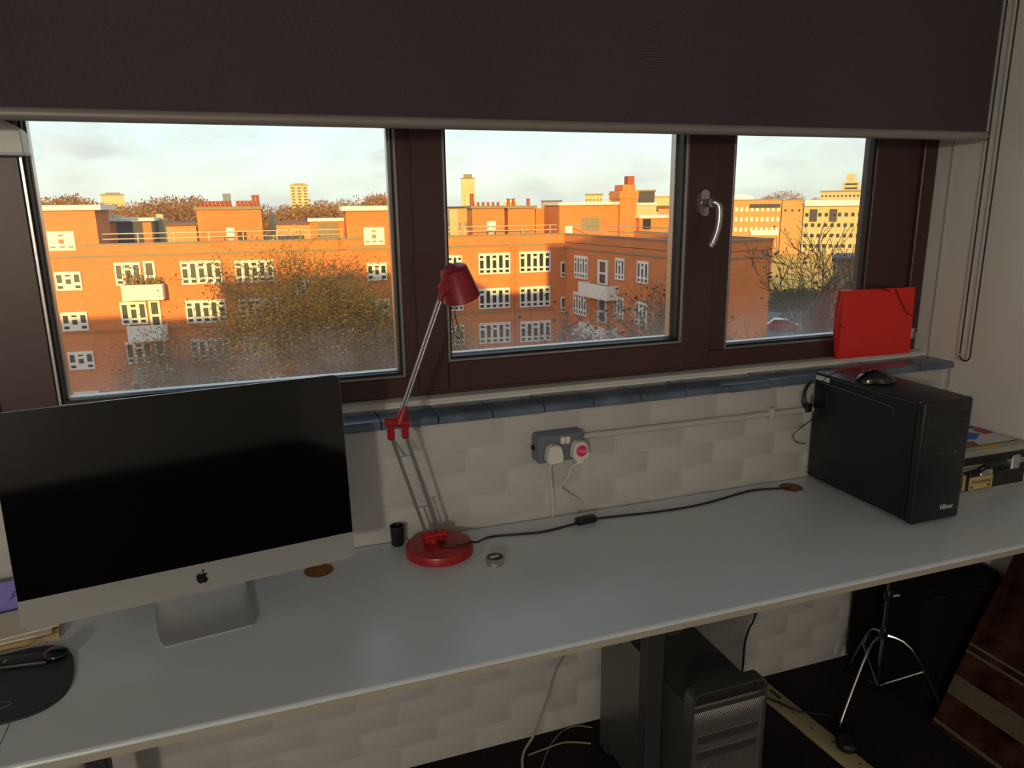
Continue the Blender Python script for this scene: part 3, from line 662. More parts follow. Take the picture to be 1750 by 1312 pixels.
# ------------------------------------------------------------------ tower computer, mouse, suitcase
def tower():
    x0, x1, y0, y1, z0, z1 = 1.658, 1.828, 1.427, 1.842, ZD, 1.087
    t = thing('computer_tower', 'black tower computer with glossy front standing on the desk by the wall', 'computer', ((x0+x1)/2, (y0+y1)/2, ZD))
    obj('case_body', B(x0, x1, y0+0.028, y1, z0+0.010, z1, bev=0.004, seg=2), 'black_case', t)
    obj('front_panel', B(x0-0.002, x1+0.002, y0, y0+0.027, z0+0.006, z1+0.001, bev=0.008, seg=3), 'black_plastic', t)
    for i in range(2): 
        for j in range(2): obj('foot', B((x0+0.02, x1-0.04)[i], (x0+0.04, x1-0.02)[i], (y0+0.05, y1-0.07)[j], (y0+0.07, y1-0.05)[j], z0, z0+0.011), 'cable_black', t)
    fp = None
    for z in (z1-0.070, z1-0.115):
        obj('drive_bay', B(x0+0.014, x1-0.014, y0-0.0012, y0+0.002, z, z+0.036, bev=0.002), 'black_case', t)
    for xx in (0.072, 0.118):
        obj('usb_port', B(x0+xx, x0+xx+0.013, y0-0.0012, y0+0.001, z1-0.151, z1-0.1475), 'seam_line', t)
    # left side: raised channel and vent slots
    pth = smooth_path([(x0-0.0004, y1-0.04, z1-0.030), (x0-0.0004, y1-0.20, z1-0.034), (x0-0.0004, y1-0.29, z1-0.038), (x0-0.0004, y1-0.31, z1-0.045), (x0-0.0004, y1-0.315, z1-0.062)], 6)
    k = bmesh.new(); tube(k, pth, 0.0013, 6); obj('side_channel', k, 'seam_line', t)
    k = bmesh.new(); tube(k, [(x0-0.0004, y1-0.01, z1-0.009), (x0-0.0004, y0+0.03, z1-0.009)], 0.0008, 6); obj('side_seam', k, 'seam_line', t)
    z = z0+0.03
    k = bmesh.new()
    while z < z0+0.24: box(k, x0-0.0008, x0+0.0005, y0+0.036, y0+0.052, z, z+0.0025); z += 0.006
    g = obj('vent_slots', k, 'cable_black', t); g['kind'] = 'stuff'
    obj('rating_label', B(x0-0.0008, x0, y1-0.062, y1-0.004, z1-0.024, z1-0.010), 'sticker_white', t)
    k = text_bm('Vibox', 0.021, 0.0004, 0.35); k.transform(Matrix.Translation((x0+0.118, y0-0.0006, z0+0.045)) @ Matrix.Rotation(PI/2, 4, 'X')); obj('maker_badge', k, 'sticker_white', t, label='small white maker lettering')
    # mouse lying on top
    a, b = ony(1462, 640, 1.73), ony(1525, 650, 1.62)
    c = Vector((1.735, 1.705, z1+0.0005)); c = onz(1496, 652, z1+0.002); ang = math.radians(-28)
    mt = thing('computer_mouse', 'black corded mouse resting on top of the tower computer', 'mouse', (c.x, c.y, z1), ang)
    k = bmesh.new(); n, mseg = 22, 12
    rings = []
    for i in range(n+1):
        u = i/n; x = -0.056+0.112*u
        w = 0.0305*math.sqrt(max(0.0, 1-abs(2*u-1)**2.6))*(1-0.12*math.sin(PI*u)**6)+0.0005
        h = (0.036*math.sin(PI*min(1, (u*0.93+0.05)))**0.75)*(1.0 if u > 0.0 else 0.4)+0.002
        rings.append([k.verts.new((x, w*math.cos(PI*j/mseg), 0.001+h*math.sin(PI*j/mseg)**0.8)) for j in range(mseg+1)])
    for r0, r1 in zip(rings, rings[1:]):
        for j in range(mseg): k.faces.new((r0[j], r1[j], r1[j+1], r0[j+1]))
        k.faces.new((r0[mseg], r1[mseg], r1[0], r0[0]))
    k.faces.new(rings[0]); k.faces.new(list(reversed(rings[-1]))); bmesh.ops.recalc_face_normals(k, faces=k.faces[:])
    obj('mouse_shell', k, 'black_gloss', mt, local=True)
    k = bmesh.new(); lathe(k, [(0.009, -0.003), (0.009, 0.003)], (-0.030, 0, 0.0285), 18, (0, 1, 0)); obj('scroll_wheel', k, 'black_plastic', mt, local=True)
    k = bmesh.new(); tube(k, [(-0.055, 0.0, 0.006)]+[(-0.05+0.012*i, 0.0004, 0.014+0.0235*math.sin(PI*min(1, (i/8.5*0.93+0.12)))**0.75) for i in range(5)], 0.0006, 5); obj('button_split', k, 'gasket', mt, local=True)
    W0 = WM[mt.name]
    st = W0 @ Vector((-0.055, 0, 0.008))
    pts = [st, onz(1440, 636, z1+0.012), onz(1424, 638, z1+0.016), onz(1412, 645, z1+0.008), onx(1404, 654, x0-0.006), onx(1400, 664, x0-0.010), onx(1411, 675, x0-0.012), onx(1413, 690, x0-0.012),
           onx(1400, 708, x0-0.013), onx(1378, 724, x0-0.014), Vector(ony(1360, 738, 1.80)), Vector(ony(1355, 746, 1.80)), Vector(ony(1362, 756, 1.815)), Vector(ony(1376, 758, 1.84))]
    k = bmesh.new(); tube(k, smooth_path(pts, 6), 0.0016, 6); obj('mouse_cord', k, 'cable_black', mt)
    # bundle of leads behind the tower
    cb = thing('cable_bundle', 'tangle of black leads between the tower computer back and the wall', 'cables', (1.64, 1.846, 1.0))
    for j in range(3):
        pts = [ony(1384+3*j, 650, 1.846), ony(1374+2*j, 668, 1.843), ony(1371+4*j, 688, 1.840), ony(1380+3*j, 700-4*j, 1.838), ony(1388, 690-8*j, 1.842)]
        k = bmesh.new(); tube(k, smooth_path(pts, 5), 0.0018, 6); obj('lead', k, 'cable_black', cb)
    k = B(1.622, 1.644, 1.826, 1.848, 0.958, 0.985, bev=0.003); obj('lead_plug', k, 'black_plastic', cb)
tower()

def suitcase():
    x0, x1, y0, y1, z0, z1 = 1.965, 2.242, 1.545, 1.835, ZD, 0.872
    a = math.radians(0)
    t = thing('flight_case', 'black aluminium-edged case covered in stickers on the desk beside the tower', 'case', ((x0+x1)/2, (y0+y1)/2, ZD))
    zm = z0+0.088
    obj('case_base', B(x0, x1, y0, y1, z0+0.003, zm-0.004, bev=0.003), 'case_black', t)
    obj('case_lid', B(x0, x1, y0, y1, zm+0.004, z1-0.003, bev=0.003), 'case_black', t)
    def strip(nm, *c, ma='case_alu'): return obj(nm, B(*c, bev=0.002), ma, t)
    strip('edge_trim', x0-0.003, x1+0.001, y0-0.004, y0+0.006, z0, z0+0.014)
    strip('edge_trim', x0-0.003, x1+0.001, y0-0.004, y0+0.030, z1-0.020, z1)
    strip('edge_trim', x0-0.003, x0+0.010, y0+0.006, y1, z1-0.012, z1)
    strip('edge_trim', x0-0.003, x1+0.001, y1-0.010, y1+0.003, z1-0.012, z1)
    strip('edge_trim', x0-0.003, x0+0.010, y0-0.0035, y0+0.005, z0+0.014, zm)
    strip('closing_band', x0-0.002, x1, y0-0.003, y1, zm-0.008, zm-0.001)
    strip('closing_band', x0-0.002, x1, y0-0.003, y1, zm+0.001, zm+0.008)
    # handle
    k = bmesh.new(); hx0, hx1 = x0+0.045, x0+0.155
    tube(k, smooth_path([(hx0, y0-0.004, zm-0.012), (hx0, y0-0.022, zm-0.004), (hx0+0.006, y0-0.032, zm+0.010), (hx0+0.03, y0-0.034, zm+0.018), (hx1-0.03, y0-0.034, zm+0.018), (hx1-0.006, y0-0.032, zm+0.010), (hx1, y0-0.022, zm-0.004), (hx1, y0-0.004, zm-0.012)], 5), 0.0085, 10)
    obj('handle', k, 'black_plastic', t)
    for hx in (hx0, hx1): obj('handle_mount', B(hx-0.013, hx+0.013, y0-0.007, y0, zm-0.030, zm-0.006, bev=0.002), 'case_black', t)
    obj('catch', B(x0+0.205, x0+0.240, y0-0.008, y0, zm-0.025, zm+0.022, bev=0.003), 'chrome', t)
    obj('lock_plate', B(x0+0.080, x0+0.130, y0-0.006, y0, zm-0.030, zm-0.012, bev=0.002), 'chrome', t)
    # sticker with lettering on the front
    k = B(x0+0.042, x0+0.138, y0-0.0022, y0, z0+0.016, z0+0.056); s = obj('sticker', k, 'sticker_tan', t, label='tan sticker with dark script lettering')
    k = text_bm('Ponyhobitz', 0.0185, 0.0002, 0.35); k.transform(Matrix.Translation((x0+0.090, y0-0.0026, z0+0.040)) @ Matrix.Rotation(PI/2, 4, 'X')); obj('sticker_lettering', k, 'ink', s)
    for xx in (x0+0.052, x0+0.122):
        k = bmesh.new()
        for j in range(3): tube(k, [(xx+0.0065*math.cos(a_)*(1-0.25*j), y0-0.0026, z0+0.025+0.004*math.sin(a_)*(1-0.25*j)) for a_ in [2*PI*i/14 for i in range(14)]], 0.0005, 4, closed=True)
        obj('sticker_flourish', k, 'ink', s)
    obj('sticker', B(x0+0.012, x0+0.022, y0-0.0040, y0-0.003, z0+0.018, z0+0.068), 'sticker_tan', t)
    # stickers on the lid
    zt = z1-0.003
    def lid(nm, pts, ma, dz): 
        k = bmesh.new(); prism(k, [(x0+u*(x1-x0), y0+v*(y1-y0), zt+dz) for u, v in pts], (0, 0, 0.0006)); obj('sticker', k, ma, t)
    lid('a', [(0.02, 0.14), (0.98, 0.14), (0.98, 0.60), (0.02, 0.66)], 'sticker_white', 0.0)
    lid('b', [(0.20, 0.36), (0.36, 0.58), (0.66, 0.58), (0.80, 0.42), (0.58, 0.30)], 'sticker_blue', 0.0007)
    lid('c', [(0.03, 0.68), (0.70, 0.68), (0.70, 0.86), (0.03, 0.90)], 'sticker_ochre', 0.0)
    lid('d', [(0.05, 0.14), (0.42, 0.14), (0.48, 0.26), (0.05, 0.25)], 'sticker_red', 0.0007)
    lid('e', [(0.72, 0.62), (0.98, 0.62), (0.98, 0.90), (0.72, 0.90)], 'sticker_dark', 0.0)
    lid('f', [(0.84, 0.40), (0.99, 0.40), (0.99, 0.58), (0.84, 0.56)], 'sticker_magenta', 0.0014)
    lid('g', [(0.03, 0.30), (0.16, 0.30), (0.18, 0.46), (0.03, 0.48)], 'sticker_dark', 0.0007)
    k = B(x0+0.075, x0+0.155, y0+0.004, y0+0.024, z1, z1+0.0006); obj('sticker', k, 'sticker_yellow', t)
suitcase()

# ------------------------------------------------------------------ wall socket, plugs, conduit
def socket():
    t = thing('wall_socket', 'grey metal double wall socket on the painted brick', 'socket', (0.775, 1.85, 0.90))
    k = bmesh.new(); prism(k, [(a, WY-0.003, b) for a, b in rrect(0.770, 0.951, 0.144, 0.084, 0.012)], (0, -0.036, 0)); obj('back_box', k, 'socket_grey', t)
    k = bmesh.new(); prism(k, [(a, WY-0.039, b) for a, b in rrect(0.770, 0.951, 0.138, 0.078, 0.010)], (0, -0.006, 0)); obj('face_plate', k, 'socket_grey', t)
    obj('rocker_switch', B(0.768, 0.781, WY-0.050, WY-0.044, 0.962, 0.982, bev=0.001), 'plug_white', t)
    obj('rocker_switch', B(0.783, 0.796, WY-0.050, WY-0.044, 0.962, 0.982, bev=0.001), 'plug_white', t)
    k = bmesh.new(); lathe(k, [(0.007, 0), (0.007, 0.006)], (0.698, WY-0.020, 0.952), 16, (-1, 0, 0)); obj('knockout', k, 'cable_black', t)
    def plug(nm, label, cx, cz, sticker):
        p = thing('mains_plug', label, 'plug', (cx, WY-0.06, cz-0.03))
        yb = WY-0.0455
        poly = [(-0.019, 0.016), (-0.012, 0.026), (0.012, 0.026), (0.019, 0.016), (0.024, -0.012), (0.022, -0.024), (-0.022, -0.024), (-0.024, -0.012)]
        k = bmesh.new(); prism(k, [(cx+a, yb, cz+b) for a, b in poly], (0, -0.034, 0)); bmesh.ops.bevel(k, geom=k.edges[:], offset=0.004, segments=2, affect='EDGES'); obj('plug_body', k, 'plug_white', p)
        if sticker:
            k = bmesh.new(); lathe(k, [(0.0165, 0), (0.0165, 0.0006)], (cx, yb-0.034, cz+0.001), 28, (0, -1, 0)); s = obj('sticker', k, 'pink', p, label='round pink sticker')
            k = text_bm('You!', 0.0135, 0.0002, 0.25); k.transform(Matrix.Translation((cx, yb-0.0349, cz+0.001)) @ Matrix.Rotation(PI/2, 4, 'X')); obj('sticker_lettering', k, 'sticker_white', s)
            k = B(cx-0.010, cx+0.010, yb-0.026, yb-0.010, cz-0.040, cz-0.024, bev=0.002); obj('cord_grip', k, 'plug_white', p)
        return p
    p1 = plug('a', 'plain white mains plug in the grey double socket', 0.742, 0.942, False)
    p2 = plug('b', 'white mains plug with a round pink sticker in the double socket', 0.818, 0.945, True)
    yy = WY-0.065
    pts = [Vector((0.742, yy, 0.920)), ony(940, 800, 1.80), ony(943, 830, 1.83), ony(946, 860, 1.845), Vector((0.757, 1.852, 0.70))]
    k = bmesh.new(); tube(k, smooth_path(pts, 6), 0.0033, 8); obj('plug_cord', k, 'cable_white', p1)
    pts = [Vector((0.818, yy, 0.906)), ony(978, 797, 1.79), ony(970, 815, 1.80), ony(960, 828, 1.815), ony(961, 836, 1.83), ony(978, 848, 1.84), ony(992, 858, 1.8515), Vector((0.864, 1.8515, 0.70))]
    k = bmesh.new(); tube(k, smooth_path(pts, 6), 0.0036, 8); obj('plug_cord', k, 'cable_white', p2)
    c = thing('conduit_pipe', 'white painted conduit pipe running from the socket along the brick wall', 'pipe', (1.3, 1.85, 0.95))
    k = bmesh.new(); cyl(k, (0.842, WY-0.0135, 0.965), (XR, WY-0.0135, 0.961), 0.0095, 14); obj('pipe', k, 'white_paint', c)
    for x in (1.50,):
        obj('saddle_clip', B(x-0.008, x+0.008, WY-0.025, WY-0.003, 0.945, 0.984, bev=0.003), 'white_paint', c)
        k = bmesh.new(); lathe(k, [(0.005, 0), (0.003, 0.003)], (x, WY-0.003, 0.988), 10, (0, -1, 0)); obj('screw', k, 'white_paint', c)
socket()

# ------------------------------------------------------------------ red folder on the ledge
def folder():
    A, Bp = Vector((1.868, 1.972, 1.0852)), Vector((2.166, 1.962, 1.0852))
    dv = Bp-A; ang = math.atan2(dv.y, dv.x); w = 0.305
    t = thing('box_folder', 'red plastic box folder with dark elastic bands leaning on the window frame', 'folder', (A+Bp)/2, ang)
    mt = Matrix.Rotation(math.radians(-2.0), 4, 'X')
    h = 0.232
    k = B(-w/2, w/2, -0.0012, 0.0, 0.0, h); k.transform(mt); obj('front_cover', k, 'folder_red', t, local=True)
    k = B(-w/2, w/2, 0.022, 0.0232, 0.0, h-0.002); k.transform(mt); obj('back_cover', k, 'folder_red', t, local=True)
    # curved spine on the window side
    k = bmesh.new(); n = 8; R_ = []
    for j in range(7):
        z = h*j/6; bulge = 0.034*math.sin(PI*(0.1+0.8*j/6))
        R_.append([k.verts.new((-w/2-bulge*math.sin(PI*i/n)**0.7*0.5-0.0, 0.022*i/n, z)) for i in range(n+1)])
    for a, b in zip(R_, R_[1:]):
        for i in range(n): k.faces.new((a[i], a[i+1], b[i+1], b[i]))
    bmesh.ops.solidify(k, geom=k.faces[:], thickness=0.001); k.transform(mt); obj('spine', k, 'folder_red', t, local=True)
    k = B(-w/2, w/2, 0.0002, 0.0218, h-0.0016, h-0.0004); k.transform(mt); obj('top_flap', k, 'folder_red', t, local=True)
    k = B(-w/2, w/2, 0.0002, 0.0218, 0.0004, 0.0016); k.transform(mt); obj('bottom_flap', k, 'folder_red', t, local=True)
    k = B(w/2-0.0012, w/2, 0.0002, 0.0218, 0.002, h-0.002); k.transform(mt); obj('side_flap', k, 'folder_red', t, local=True)
    for pts in ([(0.0, h+0.0005), (0.03, h-0.006), (0.042, h-0.012)], [(0.065, h-0.002), (0.105, h-0.065), (0.13, h-0.094), (w/2+0.001, h-0.10)], [(-w/2-0.001, 0.112), (-w/2+0.012, 0.108)]):
        k = bmesh.new(); tube(k, smooth_path([(x, -0.0028, z) for x, z in pts], 4), 0.0017, 6); k.transform(mt); obj('elastic_band', k, 'elastic', t, local=True)
folder()

# ------------------------------------------------------------------ under the desk
def under_desk():
    # aluminium workstation
    x0, x1, y0, y1 = 0.868, 1.074, 1.262, 1.735
    t = thing('workstation', 'aluminium workstation tower with perforated front on the floor under the desk', 'computer', ((x0+x1)/2, (y0+y1)/2, 0))
    zb, zt_ = 0.045, 0.468
    obj('case_body', B(x0+0.002, x1-0.002, y0+0.012, y1-0.004, zb, zt_, bev=0.004), 'mesh_alu', t)
    # front: perforated plate with round holes
    ma = bpy.data.materials.new('perforated'); ma.use_nodes = True; nt = ma.node_tree; b = nt.nodes['Principled BSDF']; N = nt.nodes.new; L = nt.links.new
    b.inputs['Metallic'].default_value = 0.75; b.inputs['Roughness'].default_value = 0.35
    tc = N('ShaderNodeTexCoord'); mp = N('ShaderNodeMapping'); mp.inputs['Scale'].default_value = (210, 210, 210); mp.inputs['Rotation'].default_value = (0, PI/4, 0); L(tc.outputs['Object'], mp.inputs[0])
    sp = N('ShaderNodeSeparateXYZ'); L(mp.outputs[0], sp.inputs[0])
    ps = []
    for o_ in ('X', 'Z'):
        fr = N('ShaderNodeMath'); fr.operation = 'FRACT'; L(sp.outputs[o_], fr.inputs[0]); sb = N('ShaderNodeMath'); sb.operation = 'SUBTRACT'; sb.inputs[1].default_value = 0.5; L(fr.outputs[0], sb.inputs[0])
        pw = N('ShaderNodeMath'); pw.operation = 'POWER'; pw.inputs[1].default_value = 2; ab = N('ShaderNodeMath'); ab.operation = 'ABSOLUTE'; L(sb.outputs[0], ab.inputs[0]); L(ab.outputs[0], pw.inputs[0]); ps.append(pw)
    ad = N('ShaderNodeMath'); ad.operation = 'ADD'; L(ps[0].outputs[0], ad.inputs[0]); L(ps[1].outputs[0], ad.inputs[1])
    gt = N('ShaderNodeMath'); gt.operation = 'GREATER_THAN'; gt.inputs[1].default_value = 0.10; L(ad.outputs[0], gt.inputs[0])
    mx = N('ShaderNodeMix'); mx.data_type = 'RGBA'; mx.inputs['A'].default_value = (0.006, 0.006, 0.006, 1); mx.inputs['B'].default_value = (0.42, 0.42, 0.41, 1); L(gt.outputs[0], mx.inputs['Factor']); L(mx.outputs['Result'], b.inputs['Base Color'])
    MATS['perforated'] = ma
    bm = bmesh.new(); prof = [(y0+0.004, zb), (y0+0.004, 0.415), (y0+0.006, 0.436), (y0+0.013, 0.454), (y0+0.026, 0.467), (y0+0.05, 0.470), (y0+0.05, zb)]
    prism(bm, [(x0+0.006, y, z) for y, z in prof], (x1-x0-0.012, 0, 0)); obj('front_grille', bm, 'perforated', t)
    for z in (0.372, 0.328):
        obj('drive_door', B(x0+0.018, x1-0.018, y0+0.0015, y0+0.005, z, z+0.024, bev=0.001), 'mesh_alu', t)
    # loop handles front and rear, top and bottom
    for (yy, d) in ((y0, 0.036), (y1-0.036, 0.036)):
        outer = rrect((x0+x1)/2, 0.2575, x1-x0, 0.511, 0.022, 6); inner = rrect((x0+x1)/2, 0.2575, x1-x0-0.011, 0.500, 0.017, 6)
        k = bmesh.new(); n = len(outer)
        r0 = [k.verts.new((a, yy, b)) for a, b in outer]; r1 = [k.verts.new((a, yy+d, b)) for a, b in outer]; r2 = [k.verts.new((a, yy+d, b)) for a, b in inner]; r3 = [k.verts.new((a, yy, b)) for a, b in inner]
        for A, Bq in ((r0, r1), (r1, r2), (r2, r3), (r3, r0)):
            for i in range(n): j = (i+1) % n; k.faces.new((A[i], A[j], Bq[j], Bq[i]))
        bmesh.ops.recalc_face_normals(k, faces=k.faces[:]); obj('loop_handle', k, 'mesh_alu', t)
    k = B(x0, x0+0.002, y0+0.036, y1-0.036, zb, 0.470); obj('side_panel', k, 'mesh_alu', t)
    k = bmesh.new(); lathe(k, [(0.007, 0), (0.007, 0.001)], (x0+0.05, y0+0.0035, 0.30), 18, (0, -1, 0)); obj('power_button', k, 'steel', t)
    # cream steel foot bar lying on the carpet
    a, b = Vector((1.505, 1.80, 0)), Vector((1.545, 1.30, 0)); dv = b-a; ang = math.atan2(dv.y, dv.x); ln = dv.length
    t = thing('steel_bar', 'cream perforated steel bar lying on the dark carpet', 'bar', (a+b)/2, ang)
    k = B(-ln/2, ln/2, -0.033, 0.033, 0.0, 0.016, bev=0.004, seg=2); obj('bar_body', k, 'cream_metal', t, local=True)
    k = bmesh.new(); prism(k, [(ln/2-0.02+x, y, 0.0165) for x, y in rrect(0.03, 0.012, 0.075, 0.07, 0.015)], (0, 0, 0.004)); obj('end_plate', k, 'white_plastic', t, local=True)
    for x in (-0.16, -0.10, -0.02, 0.05, 0.15, 0.235):
        k = bmesh.new(); lathe(k, [(0.0035, 0), (0.0035, 0.0006)], (x, 0.006*(1 if x > 0 else -1), 0.0160 if x < 0.2 else 0.0206), 10); obj('bolt_hole', k, 'cable_black', t, local=True)
    k = bmesh.new(); prism(k, [(x, y, 0.016) for x, y in rrect(-0.195, 0.010, 0.05, 0.014, 0.006)], (0, 0, 0.0006)); obj('slot', k, 'cable_black', t, local=True)
    k = bmesh.new(); lathe(k, [(0.030, 0), (0.034, 0.006), (0.034, 0.016), (0.028, 0.024), (0.001, 0.026)], (0.085, 0.026, 0.0165), 24); obj('rubber_foot', k, 'cable_black', t, local=True)
    # black lead crossing the bar
    c = onz(1305, 1188, 0.03)
    t = tag(obj('floor_lead', tube(bmesh.new(), smooth_path([onz(1288, 1180, 0.004), onz(1305, 1190, 0.020), onz(1330, 1200, 0.0205), onz(1362, 1214, 0.0205), onz(1385, 1218, 0.010), onz(1420, 1222, 0.004)], 6), 0.0035, 8), 'cable_black'), 'black lead lying across the cream steel bar', 'cable')
    # hanging black flex in front of the wall
    h = onz(1352, 833, ZD)
    pts = [Vector((1.545, 1.800, 0.703)), Vector((1.53, 1.81, 0.60)), ony(1292, 1046, 1.80), ony(1281, 1072, 1.80), ony(1273, 1098, 1.80), ony(1270, 1132, 1.80), Vector((1.42, 1.80, 0.02)), Vector((1.40, 1.78, 0.004))]
    tag(obj('hanging_flex', tube(bmesh.new(), smooth_path(pts, 6), 0.0036, 8), 'cable_black'), 'black flex hanging in front of the lit wall behind the workstation', 'cable')
    pts = [Vector((0.60, 1.30, 0.703)), ony(955, 1135, 1.35), ony(937, 1190, 1.36), ony(915, 1250, 1.36), ony(893, 1312, 1.37), Vector((0.57, 1.38, 0.10)), Vector((0.60, 1.40, 0.004))]
    tag(obj('hanging_cable', tube(bmesh.new(), smooth_path(pts, 6), 0.0030, 8), 'cable_grey'), 'pale cord hanging down under the desk in front of the wall', 'cable')
    pts = [onz(903, 1290, 0.004), onz(935, 1278, 0.004), onz(968, 1268, 0.004), onz(1010, 1270, 0.004)]
    tag(obj('floor_cable', tube(bmesh.new(), smooth_path(pts, 6), 0.0028, 8), 'cable_grey'), 'pale cord lying on the carpet by the wall', 'cable')
    pts = [onz(925, 1312, 0.004), onz(940, 1275, 0.004), onz(960, 1250, 0.004), onz(985, 1240, 0.004), onz(1012, 1243, 0.004)]
    tag(obj('floor_wire', tube(bmesh.new(), smooth_path(pts, 6), 0.0018, 8), 'cable_grey'), 'thin pale wire curving over the carpet beside the thicker cord', 'cable')
    # chrome music stand
    c = Vector((1.80, 1.60, 0))
    t = thing('music_stand', 'chrome folding stand with tripod legs in front of the black bag', 'stand', c)
    k = bmesh.new(); cyl(k, c+Vector((0, 0, 0.06)), c+Vector((0, 0, 0.46)), 0.006, 12); obj('pole', k, 'chrome', t)
    k = bmesh.new(); cyl(k, c+Vector((0, 0, 0.40)), c+Vector((0.004, 0, 0.60)), 0.0045, 12); obj('inner_pole', k, 'chrome', t)
    for z in (0.385, 0.255):
        k = bmesh.new(); lathe(k, [(0.011, 0), (0.013, 0.006), (0.013, 0.026), (0.011, 0.032)], c+Vector((0, 0, z)), 14); obj('collar', k, 'black_plastic', t)
    k = bmesh.new(); cyl(k, c+Vector((0.010, -0.004, 0.40)), c+Vector((0.032, -0.01, 0.402)), 0.006, 10); obj('knob', k, 'chrome', t)
    for i, a in enumerate((math.radians(195), math.radians(-45), math.radians(75))):
        d_ = Vector((math.cos(a), math.sin(a), 0)); R_ = 0.20 if i < 2 else 0.17
        k = bmesh.new(); tube(k, smooth_path([c+Vector((0, 0, 0.265)), c+d_*R_*0.4+Vector((0, 0, 0.235)), c+d_*R_*0.9+Vector((0, 0, 0.06)), c+d_*R_+Vector((0, 0, 0.008))], 4), 0.0045, 8); lg = obj('leg', k, 'chrome', t)
        k = bmesh.new(); lathe(k, [(0.009, 0), (0.009, 0.016)], c+d_*R_, 12); obj('rubber_tip', k, 'cable_black', lg)
        k = bmesh.new(); cyl(k, c+Vector((0, 0, 0.075)), c+d_*R_*0.62+Vector((0, 0, 0.165)), 0.003, 8); obj('brace', k, 'chrome', t)
    k = bmesh.new()
    for i in range(3): cyl(k, c+Vector((-0.02+0.02*i, -0.005, 0.47)), c+Vector((0.03+0.01*i, -0.01, 0.60)), 0.003, 8)
    obj('folded_rack', k, 'chrome', t)
    # black bag in the corner
    t = thing('black_bag', 'soft black bag standing in the dark corner under the desk', 'bag', (2.05, 1.67, 0))
    k = B(1.885, 2.225, 1.53, 1.84, 0.0, 0.44, bev=0.05, seg=3)
    for v in k.verts:
        v.co.x += 0.012*math.sin(v.co.z*17+v.co.y*9); v.co.y += 0.010*math.sin(v.co.x*21+v.co.z*8) if v.co.y < 1.6 else 0
        v.co.x = min(v.co.x, 2.240)
    obj('bag_body', k, 'bag_black', t)
    k = bmesh.new(); tube(k, smooth_path([(1.97, 1.60, 0.43), (1.975, 1.59, 0.50), (2.05, 1.585, 0.53), (2.12, 1.59, 0.50), (2.125, 1.60, 0.43)], 5), 0.009, 8); obj('bag_handle', k, 'bag_black', t)
    k = bmesh.new(); tube(k, smooth_path([(1.888, 1.535, 0.40), (2.0, 1.522, 0.41), (2.21, 1.528, 0.40)], 5), 0.003, 6); obj('zip', k, 'gasket', t)
    # patterned rug leaning along the side wall
    t = thing('leaning_rug', 'brown patterned rug with cream stripes leaning against the side wall', 'rug', (2.05, 1.05, 0))
    P0, P1 = Vector((1.90, 1.462, 0.004)), Vector((2.236, 1.462, 0.62))
    nu, nv = 30, 50; ylen = 1.15
    vs, fs = [], []
    nrm = Vector((-(P1-P0).z, 0, (P1-P0).x)).normalized()
    def rp(u, v, off=0.0):
        p = P0.lerp(P1, u); p = Vector((p.x, P0.y-v*ylen+0.03*u, p.z))
        wv = 0.008*math.sin(v*26+u*5)+0.006*math.sin(v*11-u*9); return p+nrm*(0.016+wv*0.5*math.sin(PI*min(1, u+0.02))+off)
    k = bmesh.new(); V = [[k.verts.new(rp(i/nu, j/nv)) for i in range(nu+1)] for j in range(nv+1)]
    for j in range(nv):
        for i in range(nu): k.faces.new((V[j][i], V[j][i+1], V[j+1][i+1], V[j+1][i]))
    bmesh.ops.solidify(k, geom=k.faces[:], thickness=0.008); obj('rug_pile', k, 'rug_pattern', t)
    for (u0, u1) in ((0.02, 0.035), (0.16, 0.25), (0.36, 0.372), (0.395, 0.407)):
        k = bmesh.new(); V = [[k.verts.new(rp(u, j/nv, 0.0016)) for u in (u0, u1)] for j in range(nv+1)]
        for j in range(nv): k.faces.new((V[j][0], V[j][1], V[j+1][1], V[j+1][0]))
        bmesh.ops.solidify(k, geom=k.faces[:], thickness=0.003); obj('rug_stripe', k, 'rug_cream', t)
under_desk()
# ------------------------------------------------------------------ outside: materials
brick_mat('brick_red', (214, 128, 74), (205, 118, 66), (208, 142, 92))
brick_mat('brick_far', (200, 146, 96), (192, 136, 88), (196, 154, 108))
mat('window_white', (224, 220, 210), 0.5)
mat('pane_dark', (44, 46, 52), 0.25)
mat('balcony_white', (222, 218, 208), 0.6, var=0.03, scale=2)
mat('concrete', (136, 122, 100), 0.9, var=0.08, scale=1.5)
mat('roof_felt', (72, 62, 62), 0.9, var=0.1, scale=0.8)
mat('roof_tile', (114, 76, 64), 0.9, var=0.08, scale=0.6)
mat('dark_cladding', (62, 56, 62), 0.7, var=0.05)
mat('rail_white', (176, 164, 150), 0.5)
mat('pot_terracotta', (156, 74, 44), 0.8)
mat('cream_render', (180, 166, 130), 0.85, var=0.04, scale=0.2)
mat('tan_render', (144, 122, 94), 0.85, var=0.06, scale=0.4)
mat('slate_blue', (92, 106, 130), 0.4)
mat('ground_pale', (226, 170, 62), 0.95, rgb2=(206, 152, 56), scale=0.06)
mat('asphalt', (92, 86, 82), 0.9, var=0.08, scale=0.4)
mat('bark', (84, 64, 46), 0.9, var=0.15, scale=6)
mat('bark_pale', (112, 88, 56), 0.9, var=0.15, scale=6)
mat('leaf_yellow', (190, 136, 14), 0.7, rgb2=(150, 110, 20), scale=0.9)
mat('leaf_brown', (134, 98, 44), 0.8, rgb2=(148, 104, 34), scale=0.8)
mat('leaf_olive', (122, 100, 28), 0.8, rgb2=(140, 106, 34), scale=0.9)
mat('seed_dark', (34, 24, 20), 0.9)
mat('wood_far', (150, 104, 58), 0.95, rgb2=(126, 84, 46), scale=0.05)
mat('hedge_green', (66, 78, 38), 0.95, rgb2=(82, 88, 44), scale=1.2)
